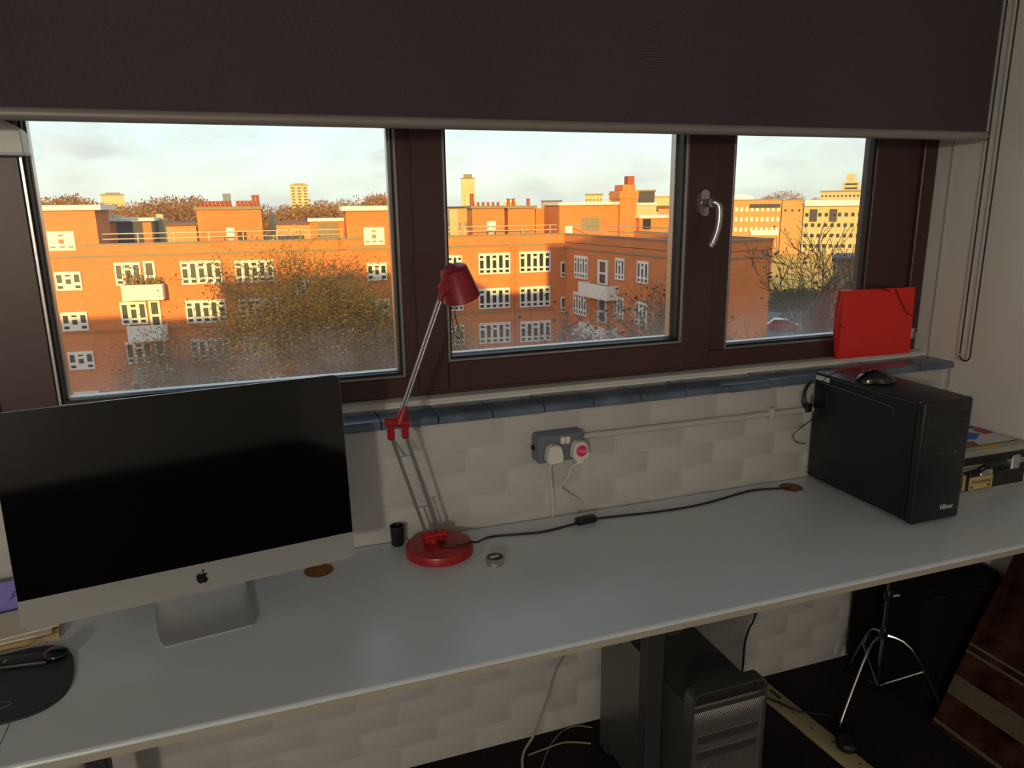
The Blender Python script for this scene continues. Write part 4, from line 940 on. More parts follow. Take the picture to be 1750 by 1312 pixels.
mat('car_red', (160, 18, 30), 0.3, coat=0.5)
mat('blue_sign', (70, 110, 190), 0.6)

GZ = -15.0
AL = math.radians(-4.0)
FO = Vector((0, 58, 0)); FN = Vector((-math.sin(AL), math.cos(AL), 0)); FD = Vector((math.cos(AL), math.sin(AL), 0))
def fp(px, py, off=0.0):
    w = onplane(px, py, FO+FN*off, FN); return (w-FO).dot(FD), w.z
def fb(bm, s0, s1, d0, d1, z0, z1, bev=0.0):      # box in facade coordinates (depth d grows away from us)
    k = bmesh.new(); box(k, s0, s1, d0, d1, z0, z1, bev); k.transform(Matrix.Translation(FO) @ Matrix.Rotation(AL, 4, 'Z'))
    me = bpy.data.meshes.new('tmp'); k.to_mesh(me); k.free(); bm.from_mesh(me); bpy.data.meshes.remove(me); return bm
def FB(*a, **k): return fb(bmesh.new(), *a, **k)

struct(obj('ground', B(-900, 1400, 4.0, 1900, GZ-1, GZ), 'ground_pale', flat=True), 'open ground of yards and grass below the building')
struct(obj('yard_paving', B(34, 140, 60, 108, GZ, GZ+0.03), 'asphalt', flat=True), 'grey tarmac yard beyond the brick block')

# our own building: facade, flat roof, and unseen blocks shaped to cast the shade opposite
def own_building():
    o = struct(empty('own_building', (0, 0, GZ)), 'the building this room is in')
    obj('lower_storeys', B(-70, 70, -14, 1.9, GZ, -0.16), 'brick_red', o, flat=True)
    obj('upper_storey', B(-70, -4.76, -14, 2.1, -0.15, 2.9), 'brick_red', o, flat=True)
    obj('upper_storey', B(2.41, 70, -14, 2.1, -0.15, 2.9), 'brick_red', o, flat=True)
    obj('upper_storey', B(-4.75, 2.40, -14, -5.16, -0.15, 2.9), 'brick_red', o, flat=True)
    obj('roof_slab', B(-70, 70, -14, 2.15, 2.905, 3.2), 'roof_felt', o, flat=True)
    for (x0, x1, h) in ROOF: obj('roof_block', B(x0, x1, -9.0, 1.0, 3.2, h), 'brick_red', o, flat=True)
ROOF = ((-70, -27.5, 3.8), (-21.0, -3.6, 6.0), (-3.6, 4.6, 3.9), (4.6, 70, 7.6))
own_building()

# ------------------------------------------------------------------ window kits (unit width and height, standing at the wall face)
def window_kit(cols):
    """cols: per light a list of openings (z0,z1); returns frame and pane meshes of size 1 x 1"""
    n = len(cols); cw = 1.0/n; fr = bmesh.new(); pa = bmesh.new(); g = 0.20*cw
    for i, ops in enumerate(cols):
        xa, xb = i*cw-0.5, (i+1)*cw-0.5
        box(fr, xa, xa+g, -0.10, 0.0, 0, 1); box(fr, xb-g, xb, -0.10, 0.0, 0, 1)
        z = 0.0
        for (z0, z1) in ops+[(1.0, 1.0)]:
            if z0 > z+1e-4: box(fr, xa+g, xb-g, -0.10, 0.0, z, z0)
            z = z1
        for (z0, z1) in ops: box(pa, xa+g, xb-g, -0.03, -0.02, z0, z1)
    o = []
    for nm, k, ma in (('window_frame', fr, 'window_white'), ('window_panes', pa, 'pane_dark')):
        me = bpy.data.meshes.new(nm); k.to_mesh(me); k.free(); me.materials.append(MATS[ma]); o.append(me)
    return o
tall = [(0.07, 0.20), (0.28, 0.88)]; topped = [(0.07, 0.20), (0.28, 0.66), (0.76, 0.88)]
K5 = window_kit([topped, tall, topped, tall, topped])
K3 = window_kit([tall, topped, tall])
KS = window_kit([[(0.10, 0.26), (0.42, 0.84)], [(0.34, 0.60), (0.74, 0.84)], [(0.10, 0.26), (0.42, 0.84)]])
KB = window_kit([[(0.14, 0.22)], [(0.14, 0.22), (0.36, 0.58), (0.74, 0.82)], [(0.14, 0.22)]])
KD = window_kit([[(0.06, 0.42), (0.50, 0.93)]])
KN = window_kit([[(0.07, 0.22), (0.30, 0.90)]])

def add_window(bld, kit, P, w, h, rz):
    """P: lower centre of the window in world space; rz: heading of the wall"""
    M_ = WM[bld.name].inverted() @ P
    f = bpy.data.objects.new('window', kit[0]); COL.objects.link(f); f.parent = bld; f.location = M_; f.scale = (w, 1, h); f.rotation_euler = (0, 0, rz-bldrz.get(bld.name, 0))
    p = bpy.data.objects.new('pane', kit[1]); COL.objects.link(p); p.parent = f
    return f
bldrz = {}

# ------------------------------------------------------------------ the brick block opposite
def brick_block():
    b = thing('brick_apartments', 'long orange brick apartment block with white windows facing the room', 'building', (0, 58, GZ), AL); bldrz[b.name] = AL
    ZP = -0.84
    SL, SR = -34.0, 24.2
    part = lambda nm, bm, ma: obj(nm, bm, ma, b, flat=True)
    part('wall', FB(SL, SR+9, 0, 11, GZ, -1.5), 'brick_red')
    part('parapet', FB(SL, SR, -0.04, 0.4, -1.5, ZP), 'brick_red')
    part('coping', FB(SL, SR, -0.10, 0.5, ZP, ZP+0.10), 'concrete')
    part('string_course', FB(SL, SR, -0.10, 0.0, -1.62, -1.50), 'concrete')
    part('roof', FB(SL, SR+9, 0.4, 11, -1.5, -1.42), 'roof_felt')
    part('string_course', FB(SL, SR, -0.03, 0.0, -6.95, -6.87), 'concrete')
    # stair towers rising flush with the front
    for (pa, pb, py, dep) in ((-260, 161, 353, 3.6), (590, 742, 353, 4.0)):
        s0, s1 = fp(pa, py)[0], fp(pb, py)[0]; zt = fp(pb, py)[1]
        part('stair_tower', FB(s0, s1, -0.06, dep, ZP-0.8, zt-0.2), 'brick_red')
        part('fascia', FB(s0-0.3, s1+0.45, -0.35, dep+0.3, zt-0.22, zt+0.12), 'window_white')
    # roof rooms, low
    def roofbox(nm, pa, pb, py, off, dep, ma, fas=None):
        s0, s1 = fp(pa, py, off)[0], fp(pb, py, off)[0]; zt = fp((pa+pb)/2, py, off)[1]
        part(nm, FB(s0, s1, off, off+dep, -1.42, zt), ma)
        if fas: part('fascia', FB(s0-0.15, s1+0.15, off-0.2, off+dep, zt, zt+0.22), fas)
        return s0, s1, zt
    s0, s1, zt = roofbox('roof_room', 178, 261, 378, 5.0, 3.5, 'dark_cladding', 'window_white')
    for u in (0.05, 0.78): part('roof_room_panel', FB(s0+u*(s1-s0), s0+(u+0.18)*(s1-s0), 4.94, 5.0, -1.42, zt-0.1), 'brick_red')
    roofbox('roof_box', 184, 190, 366, 6.0, 1.0, 'cream_render'); roofbox('roof_box', 195, 203, 367, 6.0, 1.0, 'cream_render')
    roofbox('chimney', 266, 278, 366, 7.0, 0.8, 'cream_render'); roofbox('chimney', 459, 470, 366, 7.0, 0.8, 'cream_render')
    s0, s1, zt = roofbox('chimney_block', 335, 446, 358, 3.5, 2.2, 'brick_red', 'concrete')
    k = bmesh.new(); n = 15
    for i in range(n):
        if i == 8: continue
        s = s0+0.25+(s1-s0-0.5)*i/(n-1); hh = 0.42 if i < 13 else 0.85
        q = FO+FD*s+FN*4.6; lathe(k, [(0.15, 0), (0.12, hh*0.7), (0.15, hh)], (q.x, q.y, zt+0.22), 8)
    obj('chimney_pots', k, 'pot_terracotta', b)
    s0, s1, zt = roofbox('roof_room', 529, 588, 378, 3.5, 3.0, 'brick_red', 'window_white')
    part('roof_room_panel', FB(s0+0.22*(s1-s0), s0+0.80*(s1-s0), 3.44, 3.5, -1.42, zt-0.1), 'concrete')
    roofbox('roof_hatch', 452, 520, 404, 3.0, 2.0, 'dark_cladding')
    s0, s1, zt = roofbox('chimney_block', 807, 862, 356, 4.0, 2.2, 'brick_red', 'concrete')
    k = bmesh.new()
    for i in range(6):
        q = FO+FD*(s0+0.3+(s1-s0-0.6)*i/5)+FN*5.0; lathe(k, [(0.14, 0), (0.11, 0.2), (0.14, 0.3)], (q.x, q.y, zt+0.22), 8)
    q = FO+FD*(s0+0.2)+FN*5.0; lathe(k, [(0.2, 0), (0.16, 0.8), (0.2, 1.0)], (q.x, q.y, zt+0.22), 8)
    obj('chimney_pots', k, 'pot_terracotta', b)
    s0, s1, zt = roofbox('chimney_block', 868, 914, 356, 4.0, 2.2, 'brick_red', 'concrete')
    k = bmesh.new()
    for i in (0, 1, 4): q = FO+FD*(s0+0.3+(s1-s0-0.6)*i/4)+FN*5.0; lathe(k, [(0.18, 0), (0.14, 0.4), (0.18, 0.6)], (q.x, q.y, zt+0.22), 8)
    obj('chimney_pots', k, 'pot_terracotta', b)
    roofbox('chimney', 768, 782, 358, 9.0, 1.0, 'cream_render'); roofbox('chimney', 916, 932, 356, 6.0, 1.5, 'brick_red')
    s0, s1, zt = roofbox('stair_tower', 956, 1062, 350, 1.5, 4.0, 'brick_red', 'window_white')
    part('wall_patch', FB(s0+0.36*(s1-s0), s0+0.64*(s1-s0), 1.45, 1.5, -0.6, 0.4), 'concrete')
    part('tower_door', FB(fp(966, 385, 1.4)[0], fp(978, 385, 1.4)[0], 1.35, 1.5, fp(972, 407, 1.4)[1], fp(972, 386, 1.4)[1]), 'window_white')
    s0, s1, zt = roofbox('chimney_stack', 1060, 1089, 326, 1.2, 2.0, 'brick_red')
    part('chimney_stack', FB(s0-0.10, s1+0.10, 1.1, 3.3, zt-0.6, zt), 'brick_red'); part('chimney_stack', FB(s0+0.25, s1-0.1, 1.3, 3.0, zt, zt+0.5), 'brick_red')
    part('chimney_pot', FB(s1-0.75, s1-0.15, 1.5, 2.2, zt+0.5, zt+1.2), 'pot_terracotta')
    s0, s1, zt = roofbox('roof_room', 1093, 1200, 372, 0.6, 3.0, 'brick_red', 'window_white')
    part('roof_door', FB(fp(1099, 380, 0.55)[0], fp(1112, 380, 0.55)[0], 0.5, 0.6, -0.6, fp(1105, 374, 0.55)[1]), 'pane_dark')
    # white vent boxes on stands
    for (pa, pb, py0, py1, off) in ((386, 401, 389, 403, 0.9), (833, 847, 378, 393, 0.9)):
        a, z1 = fp(pa, py0, off); c, z0 = fp(pb, py1, off)
        part('vent_box', FB(a, c, off, off+0.4, z0, z1), 'window_white'); part('vent_stand', FB(a+0.1, c-0.1, off+0.1, off+0.3, -1.42, z0), 'rail_white')
    # roof railings
    for (sa, sb) in ((fp(168, 400)[0], fp(588, 400)[0]), (fp(745, 390)[0], fp(955, 390)[0])):
        k = bmesh.new()
        for zz in (ZP+0.36, ZP+0.72): fb(k, sa, sb, 0.45, 0.50, zz, zz+0.055)
        obj('railing', k, 'rail_white', b, flat=True)
        s = sa
        while s < sb: part('railing_post', FB(s, s+0.06, 0.44, 0.52, ZP, ZP+0.78), 'rail_white'); s += 2.35
    # windows on the main front: (kit, px centre x, px bottom y, px width, px height)
    rows = [(KB, 108, 428, 46, 33), (KS, 120, 496, 45, 32), (KS, 131, 565, 45, 32), (KS, 142, 631, 44, 31), (KS, 153, 699, 44, 31),
            (K3, 222, 487, 45, 39), (K3, 232, 554, 45, 39), (K3, 241, 620, 44, 37), (K3, 252, 686, 44, 37),
            (K5, 347, 485, 70, 40), (K5, 355, 551, 69, 39), (K5, 363, 616, 68, 38), (K5, 371, 680, 67, 37),
            (K5, 437, 482, 66, 38), (K5, 444, 547, 66, 38), (K5, 452, 612, 66, 37), (K5, 459, 676, 65, 36),
            (K3, 519, 503, 24, 24), (K3, 560, 545, 26, 34), (K3, 566, 608, 26, 34), (K3, 572, 668, 26, 34),
            (KB, 640, 418, 35, 30), (KS, 645, 479, 34, 30), (KS, 650, 540, 33, 29), (KS, 655, 600, 33, 29),
            (K5, 845, 468, 54, 36), (K5, 845, 527, 53, 35), (K5, 846, 586, 53, 35), (K5, 847, 645, 53, 35),
            (K5, 914, 465, 53, 36), (K5, 914, 524, 52, 35), (K5, 915, 583, 52, 35), (K5, 915, 641, 52, 35),
            (K5, 770, 472, 40, 36), (K5, 772, 531, 40, 35), (K5, 774, 590, 40, 35)]
    for (kit, cx, by, w, h) in rows:
        s, z = fp(cx, by); W0 = fp(cx+w/2, by)[0]-fp(cx-w/2, by)[0]; H0 = fp(cx, by-h)[1]-z
        add_window(b, kit, FO+FD*s+Vector((0, 0, z))+FN*(-0.01), W0, H0, AL)
    # balcony doors and balconies
    for (cx, by, w, h) in ((259, 487, 13, 34), (268, 553, 12, 34), (277, 619, 12, 33)):
        s, z = fp(cx, by); add_window(b, KD, FO+FD*s+Vector((0, 0, z-0.3))+FN*(-0.01), 0.75, 2.0, AL)
    for (pa, pb, y0, y1) in ((206, 280, 488, 512), (216, 286, 558, 582), (228, 297, 629, 650), (238, 306, 698, 720)):
        s0, z1 = fp(pa, y0, -0.9); s1, z0 = fp(pb, y1, -0.9)
        bal = part('balcony', FB(s0, s1, -0.92, -0.84, z0, z1), 'balcony_white')
        for (u, v) in ((s0, s0+0.08), (s1-0.08, s1)): obj('balcony_side', FB(u, v, -0.84, 0.0, z0, z1), 'balcony_white', bal, flat=True)
        obj('balcony_floor', FB(s0+0.08, s1-0.08, -0.84, 0.0, z0, z0+0.12), 'concrete', bal, flat=True)
    s0, z1 = fp(206, 488, -0.9); s1, _ = fp(280, 512, -0.9); vs, fs = [], []
    for i in range(260):
        s = random.uniform(s0+0.2, s1-0.1); z = z1+abs(random.gauss(0, 0.35))*(1.2 if s < s0+1.6 else 0.7); q = WM[b.name].inverted() @ (FO+FD*s+FN*random.uniform(-0.8, -0.5)+Vector((0, 0, z)))
        a = Vector((random.uniform(-1, 1), random.uniform(-1, 1), random.uniform(-1, 1))).normalized()*0.10; c = a.orthogonal().normalized()*0.07
        n0 = len(vs); vs += [tuple(q-a), tuple(q+c), tuple(q+a), tuple(q-c)]; fs.append((n0, n0+1, n0+2, n0+3))
    o = meshobj('balcony_plants', vs, fs, 'leaf_olive', b); o['kind'] = 'stuff'
    # drain pipes
    for cx in (874, 881): s, _ = fp(cx, 500); part('drain_pipe', FB(s-0.06, s+0.06, -0.14, -0.02, GZ, ZP-0.5), 'brick_red')
    # ---------------- wing coming towards us
    W0, W1, W2 = Vector((24.15, 56.3, 0)), Vector((25.8, 39.2, 0)), Vector((32.0, 40.4, 0)); W3 = Vector((31.2, 57.5, 0))
    k = bmesh.new(); prism(k, [(p.x, p.y, GZ) for p in (W0, W1, W2, W3)], (0, 0, -1.5-GZ)); obj('wing_wall', k, 'brick_red', b, flat=True)
    def ring(o, z0, z1, nm, ma):
        d = lambda p, q: (q-p).normalized()
        for (p, q) in ((W0, W1), (W1, W2), (W2, W3)):
            t_ = d(p, q); n_ = Vector((t_.y, -t_.x, 0))
            if n_.dot(CAM-p) < 0 and nm != 'wing_parapet': pass
            k = bmesh.new(); prism(k, [(v.x, v.y, z0) for v in (p+n_*o-t_*o, q+n_*o+t_*o, q-n_*0.35, p-n_*0.35)], (0, 0, z1-z0)); obj(nm, k, ma, b, flat=True)
    ring(0.0, -1.5, ZP-0.02, 'wing_parapet', 'brick_red'); ring(0.06, ZP-0.02, ZP+0.09, 'wing_coping', 'concrete'); ring(0.05, -1.95, -1.87, 'wing_string_course', 'concrete')
    k = bmesh.new(); prism(k, [(p.x, p.y, -1.5) for p in (W0, W1, W2, W3)], (0, 0, 0.05)); obj('roof', k, 'roof_felt', b, flat=True)
    t_ = (W1-W0).normalized(); n_ = Vector((t_.y, -t_.x, 0)); n_ = n_ if n_.dot(CAM-W0) > 0 else -n_
    rz = math.atan2(t_.y, t_.x)
    def wp(px, py): return onplane(px, py, W0, n_)
    for (kit, cx, by, w, h) in ((K5, 994, 476, 22, 39), (K5, 992, 538, 22, 38), (K5, 990, 600, 22, 38), (KD, 1031, 486, 17, 42), (KD, 1030, 551, 16, 42), (K3, 1060, 478, 15, 37), (K3, 1058, 545, 15, 38), (K3, 1056, 612, 15, 38), (K3, 1099, 484, 19, 38), (K3, 1096, 556, 19, 40), (K3, 1093, 628, 19, 40)):
        P_ = wp(cx, by); wd = (wp(cx+w/2, by)-wp(cx-w/2, by)).length; hh = wp(cx, by-h).z-P_.z
        add_window(b, kit, P_+n_*0.01, wd, hh, rz)
    # narrow windows in the return at the inner corner
    for by in (473, 532, 590):
        s, z = fp(969, by); add_window(b, KN, FO+FD*(s-0.35)+Vector((0, 0, z))-FN*0.01, 0.42, 1.25, AL)
    # wing balcony
    for (x0_, x1_, y0_, y1_) in ((1001, 1057, 480, 503), (1001, 1055, 548, 572)):
        a, c = wp(x0_+6, y1_), wp(x1_, y1_); zt_ = wp(x0_+6, y0_).z; zb_ = a.z
        A_ = Vector((a.x, a.y, zb_)); C_ = Vector((c.x, c.y, zb_)); pr = n_*1.0
        bal = obj('wing_balcony', prism(bmesh.new(), [A_+pr, C_+pr, C_+pr*0.9, A_+pr*0.9], (0, 0, zt_-zb_)), 'balcony_white', b, flat=True)
        for e_, tt in ((A_, t_), (C_, -t_)):
            obj('balcony_side', prism(bmesh.new(), [e_, e_+pr*0.9, e_+pr*0.9+tt*0.1, e_+tt*0.1], (0, 0, zt_-zb_)), 'balcony_white', bal, flat=True)
        obj('balcony_floor', prism(bmesh.new(), [A_+t_*0.1, A_+pr*0.9+t_*0.1, C_+pr*0.9-t_*0.1, C_-t_*0.1], (0, 0, 0.12)), 'concrete', bal, flat=True)
    s_ = W1.lerp(W0, 0.10)
    k = bmesh.new(); 
    for zz in (ZP+0.4, ZP+0.78): tube(k, [W0.lerp(W1, 0.05)-n_*0.5+Vector((0, 0, zz)), W1-n_*0.5+Vector((0, 0, zz))], 0.03, 4)
    obj('railing', k, 'rail_white', b)
brick_block()

# ------------------------------------------------------------------ far buildings
def far_building(name, label, px0, px1, ytop, dist, ma, depth=14, fas=None, rows=0, cols=0, wh=0.5, ww=0.55, base=GZ, yaw=0.0, extra=None, wmat='pane_dark', row=None):
    c = (px0+px1)/2; d = ray(c, ytop); k_ = dist/math.hypot(d.x, d.y); P_ = CAM+d*k_
    hd = math.atan2(d.y, d.x)-PI/2+yaw
    L_, R_ = ray(px0, ytop), ray(px1, ytop)
    w = dist*(math.atan2(L_.y, L_.x)-math.atan2(R_.y, R_.x))
    if row:                                  # neighbours of one terrace share a front line and only adjoin
        hd = row[1]; n_ = Vector((-math.sin(hd), math.cos(hd), 0)); A_, B_ = onplane(px0, ytop, row[0], n_), onplane(px1, ytop, row[0], n_)
        P_ = (A_+B_)/2; w = (B_-A_).length-0.3
    t = thing(name, label, 'building', (P_.x, P_.y, base), hd)
    H_ = P_.z-base
    bx = lambda *a: box(bmesh.new(), *a)
    obj('wall', bx(-w/2, w/2, 0, depth, 0, H_), ma, t, local=True, flat=True)
    ov = 0.0 if row else 0.2
    obj('roof', bx(-w/2-ov, w/2+ov, -0.2, depth+0.2, H_, H_+(0.5 if dist < 500 else 2.0)*0.6), fas or 'concrete', t, local=True, flat=True)
    if rows:
        span = min(H_*0.92, rows*3.2)
        me = None
        for r_ in range(rows):
            for q in range(cols):
                z = H_-1.2-(r_+1)*span/rows+ (span/rows)*0.3; x = -w/2+(q+0.5)*w/cols
                if me is None:
                    o = obj('window', box(bmesh.new(), -w/cols*ww/2, w/cols*ww/2, -0.08, 0.02, 0, span/rows*wh), wmat, t, local=True, flat=True); me = o
                else: o = inst(me, 'window', t, (0, 0, 0))
                o.location = (x, 0, z)
    if extra: extra(t, w, H_)
    return t
def lt(*a): return lambda: None
def tower_top(t, w, H_):
    obj('plant_room', box(bmesh.new(), -w*0.3, w*0.35, 3, 10, H_, H_+2.4), 'concrete', t, local=True, flat=True)
far_building('tower_block', 'slim cream tower block rising behind the brick roofs', 787, 811, 305, 420, 'cream_render', 16, 'dark_cladding', 12, 2, 0.4, 0.3, extra=tower_top)
far_building('twin_tower', 'pale cream high-rise above the bare woodland', 495, 526, 317, 900, 'cream_render', 24, 'brick_far', 8, 3, 0.4, 0.5, extra=tower_top)
far_building('glass_tower', 'blue grey glass tower far behind the bare trees', 380, 394, 331, 1500, 'slate_blue', 20, 'cream_render')
far_building('hill_block', 'low cream block on the wooded skyline', 172, 212, 334, 700, 'cream_render', 20, 'concrete', extra=tower_top)
def white_lights(t, w, H_): pass
far_building('dark_box_block', 'dark clad flat-roofed block behind the brick chimney', 1090, 1119, 327, 150, 'dark_cladding', 12, None, 2, 3, 0.4, 0.3)
far_building('white_house', 'white rendered house below the dark clad block', 1086, 1122, 350, 118, 'cream_render', 10, 'window_white', 1, 2, 0.4, 0.3)
far_building('pale_terrace', 'pale terrace roofs beside the brick chimney', 1119, 1160, 337, 190, 'cream_render', 14, 'brick_far', 3, 4, 0.4, 0.4)
far_building('ochre_house', 'ochre house with a red roof seen past the stair tower', 1125, 1152, 356, 98, 'brick_far', 8, 'roof_tile')
far_building('white_terrace', 'white terrace house between the chimney blocks and stair tower', 934, 957, 352, 120, 'cream_render', 10, 'window_white', 2, 2, 0.4, 0.4)
far_building('grey_terrace', 'grey slate-roofed house behind the chimney blocks', 925, 960, 344, 260, 'concrete', 12, 'roof_felt', 1, 3)
far_building('skyline_block', 'low skyline block with small roof boxes behind the stair tower', 1000, 1030, 334, 500, 'cream_render', 20, 'concrete', 2, 5, 0.4, 0.5)
far_building('skyline_offices', 'cream skyline offices above the stair tower fascia', 1040, 1062, 333, 520, 'cream_render', 20, 'concrete', 2, 4, 0.4, 0.5)
far_building('white_dome_base', 'pale hall on the skyline between the chimney blocks', 860, 885, 344, 800, 'cream_render', 20, 'window_white')
far_building('tiled_house', 'house with a broad brown roof behind the roof railing', 275, 335, 386, 95, 'brick_far', 12, 'roof_tile')
far_building('tiled_cottage', 'house with a low brown roof beside the roof hatch', 470, 535, 384, 95, 'brick_far', 12, 'roof_tile')
far_building('terrace_row', 'terrace with a dark roof behind the white vent box', 757, 812, 356, 130, 'brick_far', 10, 'roof_felt', 2, 5, 0.35, 0.4)
# right-hand light
_d = ray(1357, 345); ROW = (CAM+_d*(256/math.hypot(_d.x, _d.y)), math.atan2(_d.y, _d.x)-PI/2)
def ornge(t, w, H_):
    obj('roof_strip', box(bmesh.new(), -w*0.1, w*0.48, -0.4, 2, H_-2.4, H_-1.2), 'dark_cladding', t, local=True, flat=True)
    obj('balcony_band', box(bmesh.new(), -w*0.05, w*0.48, -0.8, 0, H_-11.0, H_-9.4), 'window_white', t, local=True, flat=True)
far_building('orange_block', 'orange brick block with white bands beyond the bare trees', 1246, 1337, 342, 260, 'brick_far', 14, 'concrete', 3, 10, 0.4, 0.5, extra=ornge, wmat='window_white', row=ROW)
far_building('orange_stair', 'tall orange brick end bay next to the cream block', 1337, 1374, 342, 258, 'brick_far', 14, 'concrete', 1, 3, 0.2, 0.3, row=ROW)
def cream_extra(t, w, H_):
    obj('white_roof', box(bmesh.new(), -w/2, w/2+4, -1.5, 14, H_-0.2, H_+1.6), 'window_white', t, local=True, flat=True)
    for u in (-0.44, -0.25, 0.16, 0.36): obj('louvre', box(bmesh.new(), w*u, w*(u+0.07), -0.3, 0, H_-5, H_-1.2), 'dark_cladding', t, local=True, flat=True)
far_building('cream_block', 'long cream school block with white roof and rows of windows', 1374, 1560, 350, 250, 'cream_render', 14, None, 4, 16, 0.35, 0.5, extra=cream_extra, row=ROW)
def stepped(t, w, H_):
    obj('upper_tier', box(bmesh.new(), -w*0.05, w*0.30, 0, 12, H_, H_+7), 'cream_render', t, local=True, flat=True)
    obj('top_tier', box(bmesh.new(), 0.02*w, w*0.20, 0, 10, H_+7, H_+13), 'cream_render', t, local=True, flat=True)
    for z in (H_+2, H_+5): obj('window_band', box(bmesh.new(), 0.0, w*0.26, -0.2, 0.1, z, z+1.2), 'pane_dark', t, local=True, flat=True)
far_building('stepped_tower', 'cream stepped tower block on the skyline above the school', 1402, 1484, 328, 620, 'cream_render', 24, 'concrete', 3, 12, 0.4, 0.5, extra=stepped)
c = onz(1290, 420, GZ); d = ray(1262, 335); P_ = CAM+d*(500/math.hypot(d.x, d.y))
t = thing('domed_hall', 'hall with a shallow pale dome on the skyline', 'building', (P_.x, P_.y, GZ))
k = bmesh.new(); lathe(k, [(10, 0), (10, P_.z-GZ-2), (9.5, P_.z-GZ-1), (7, P_.z-GZ+0.6), (3.5, P_.z-GZ+1.5), (0.1, P_.z-GZ+1.8)], (P_.x, P_.y, GZ), 28); obj('dome', k, 'window_white', t)
# tan workshop with sloping grey roof in the yard
A_, B_ = onz(1418, 500, GZ), onz(1500, 498, GZ)
q = ray(1425, 442); P_ = CAM+q*(100/math.hypot(q.x, q.y))
q2 = ray(1540, 438); P2 = CAM+q2*(100/math.hypot(q2.x, q2.y))
t = thing('tan_workshop', 'tan rendered low building with grey sloping roof in the yard', 'building', (P_.x, P_.y, GZ))
dv = (P2-P_); dv.z = 0; dv.normalize(); nv = Vector((dv.y, -dv.x, 0)); nv = nv if nv.dot(CAM-P_) > 0 else -nv
k = bmesh.new(); prism(k, [(p.x, p.y, GZ) for p in (P_, P_+dv*16, P_+dv*16-nv*9, P_-nv*9)], (0, 0, P_.z-GZ-0.3)); obj('wall', k, 'tan_render', t, flat=True)
k = bmesh.new(); prism(k, [(p.x, p.y, P_.z-0.3) for p in (P_+nv*0.3-dv*0.2, P_+dv*16+nv*0.3, P_+dv*16-nv*9.3, P_-nv*9.3-dv*0.2)], (0, 0, 0.45)); obj('roof', k, 'asphalt', t, flat=True)
k = bmesh.new(); e = P_-dv*3.0; prism(k, [Vector((P_.x, P_.y, P_.z-2.2)), Vector((P_.x, P_.y, GZ)), Vector((e.x, e.y, GZ)), Vector((e.x, e.y, GZ+2.2))], nv*-6); obj('lean_to', k, 'asphalt', t, flat=True)

# parked red car, hedge
def car(name, label, px, py, deg, paint, roof):
    p = onz(px, py, GZ+0.6); rz = math.radians(deg)
    t = thing(name, label, 'car', (p.x, p.y, GZ+0.03), rz)
    prof = [(-2.0, 0.35), (-2.0, 0.85), (-1.75, 0.95), (-1.2, 1.45), (0.5, 1.48), (1.1, 0.98), (1.9, 0.85), (2.0, 0.6), (2.0, 0.35)]
    k = bmesh.new(); prism(k, [(x, -0.82, z) for x, z in prof], (0, 1.64, 0)); bmesh.ops.bevel(k, geom=k.edges[:], offset=0.06, segments=2, affect='EDGES'); obj('car_body', k, paint, t, local=True)
    for s in (-1, 1):
        k = bmesh.new(); prism(k, [(x, 0.825*s, z) for x, z in ((-1.5, 0.98), (-1.12, 1.38), (0.4, 1.40), (0.85, 1.0))], (0, 0.02*s, 0)); obj('side_window', k, 'pane_dark', t, local=True, flat=True)
        for x in (-1.3, 1.3):
            k = bmesh.new(); lathe(k, [(0.32, -0.1), (0.32, 0.1)], (x, 0.76*s, 0.32), 20, (0, 1, 0)); obj('wheel', k, 'cable_black', t, local=True)
    k = B(-1.3, 0.5, -0.7, 0.7, 1.47, 1.52, bev=0.02); obj('roof_panel', k, roof, t, local=True)
car('red_car', 'small red car parked beside the brick wing', 1338, 557, -38, 'car_red', 'window_white')
car('blue_car', 'blue car parked in the sunlit yard behind the bare trees', 1362, 419, -40, 'blue_sign', 'blue_sign')
car('white_car', 'white car parked next to the blue car in the yard', 1384, 421, -44, 'window_white', 'window_white')

# ------------------------------------------------------------------ trees
def grow(rng, base, h, lean, depth, spread, droop, nb):
    """returns branch polylines (points, radii) and tip points"""
    segs, tips = [], []
    def rec(p, d, ln, r, lv):
        pts, rad = [p.copy()], [r]; n = 4 if lv < depth else 3
        for i in range(n):
            d = (d+Vector((rng.gauss(0, 0.16), rng.gauss(0, 0.16), rng.gauss(0, 0.12)-droop*(lv/depth)**2))).normalized()
            p = p+d*(ln/n); pts.append(p.copy()); rad.append(max(0.006, r*(1-0.62*(i+1)/n)))
            if lv >= depth-1: tips.append((p.copy(), d.copy()))
            if lv < depth and (i > 0 or lv > 0):
                for _ in range(nb[lv] if i < n-1 else nb[lv]+1):
                    a = rng.uniform(0, 2*PI); o = d.orthogonal().normalized(); o = Matrix.Rotation(a, 3, d) @ o
                    dd = (d*(1-spread)+o*spread*rng.uniform(0.7, 1.2)+Vector((0, 0, 0.12))).normalized()
                    rec(p.copy(), dd, ln*rng.uniform(0.52, 0.74), rad[-1]*0.62, lv+1)
        segs.append((pts, rad))
    rec(Vector(base), Vector(lean).normalized(), h, h*0.028, 0)
    return segs, tips
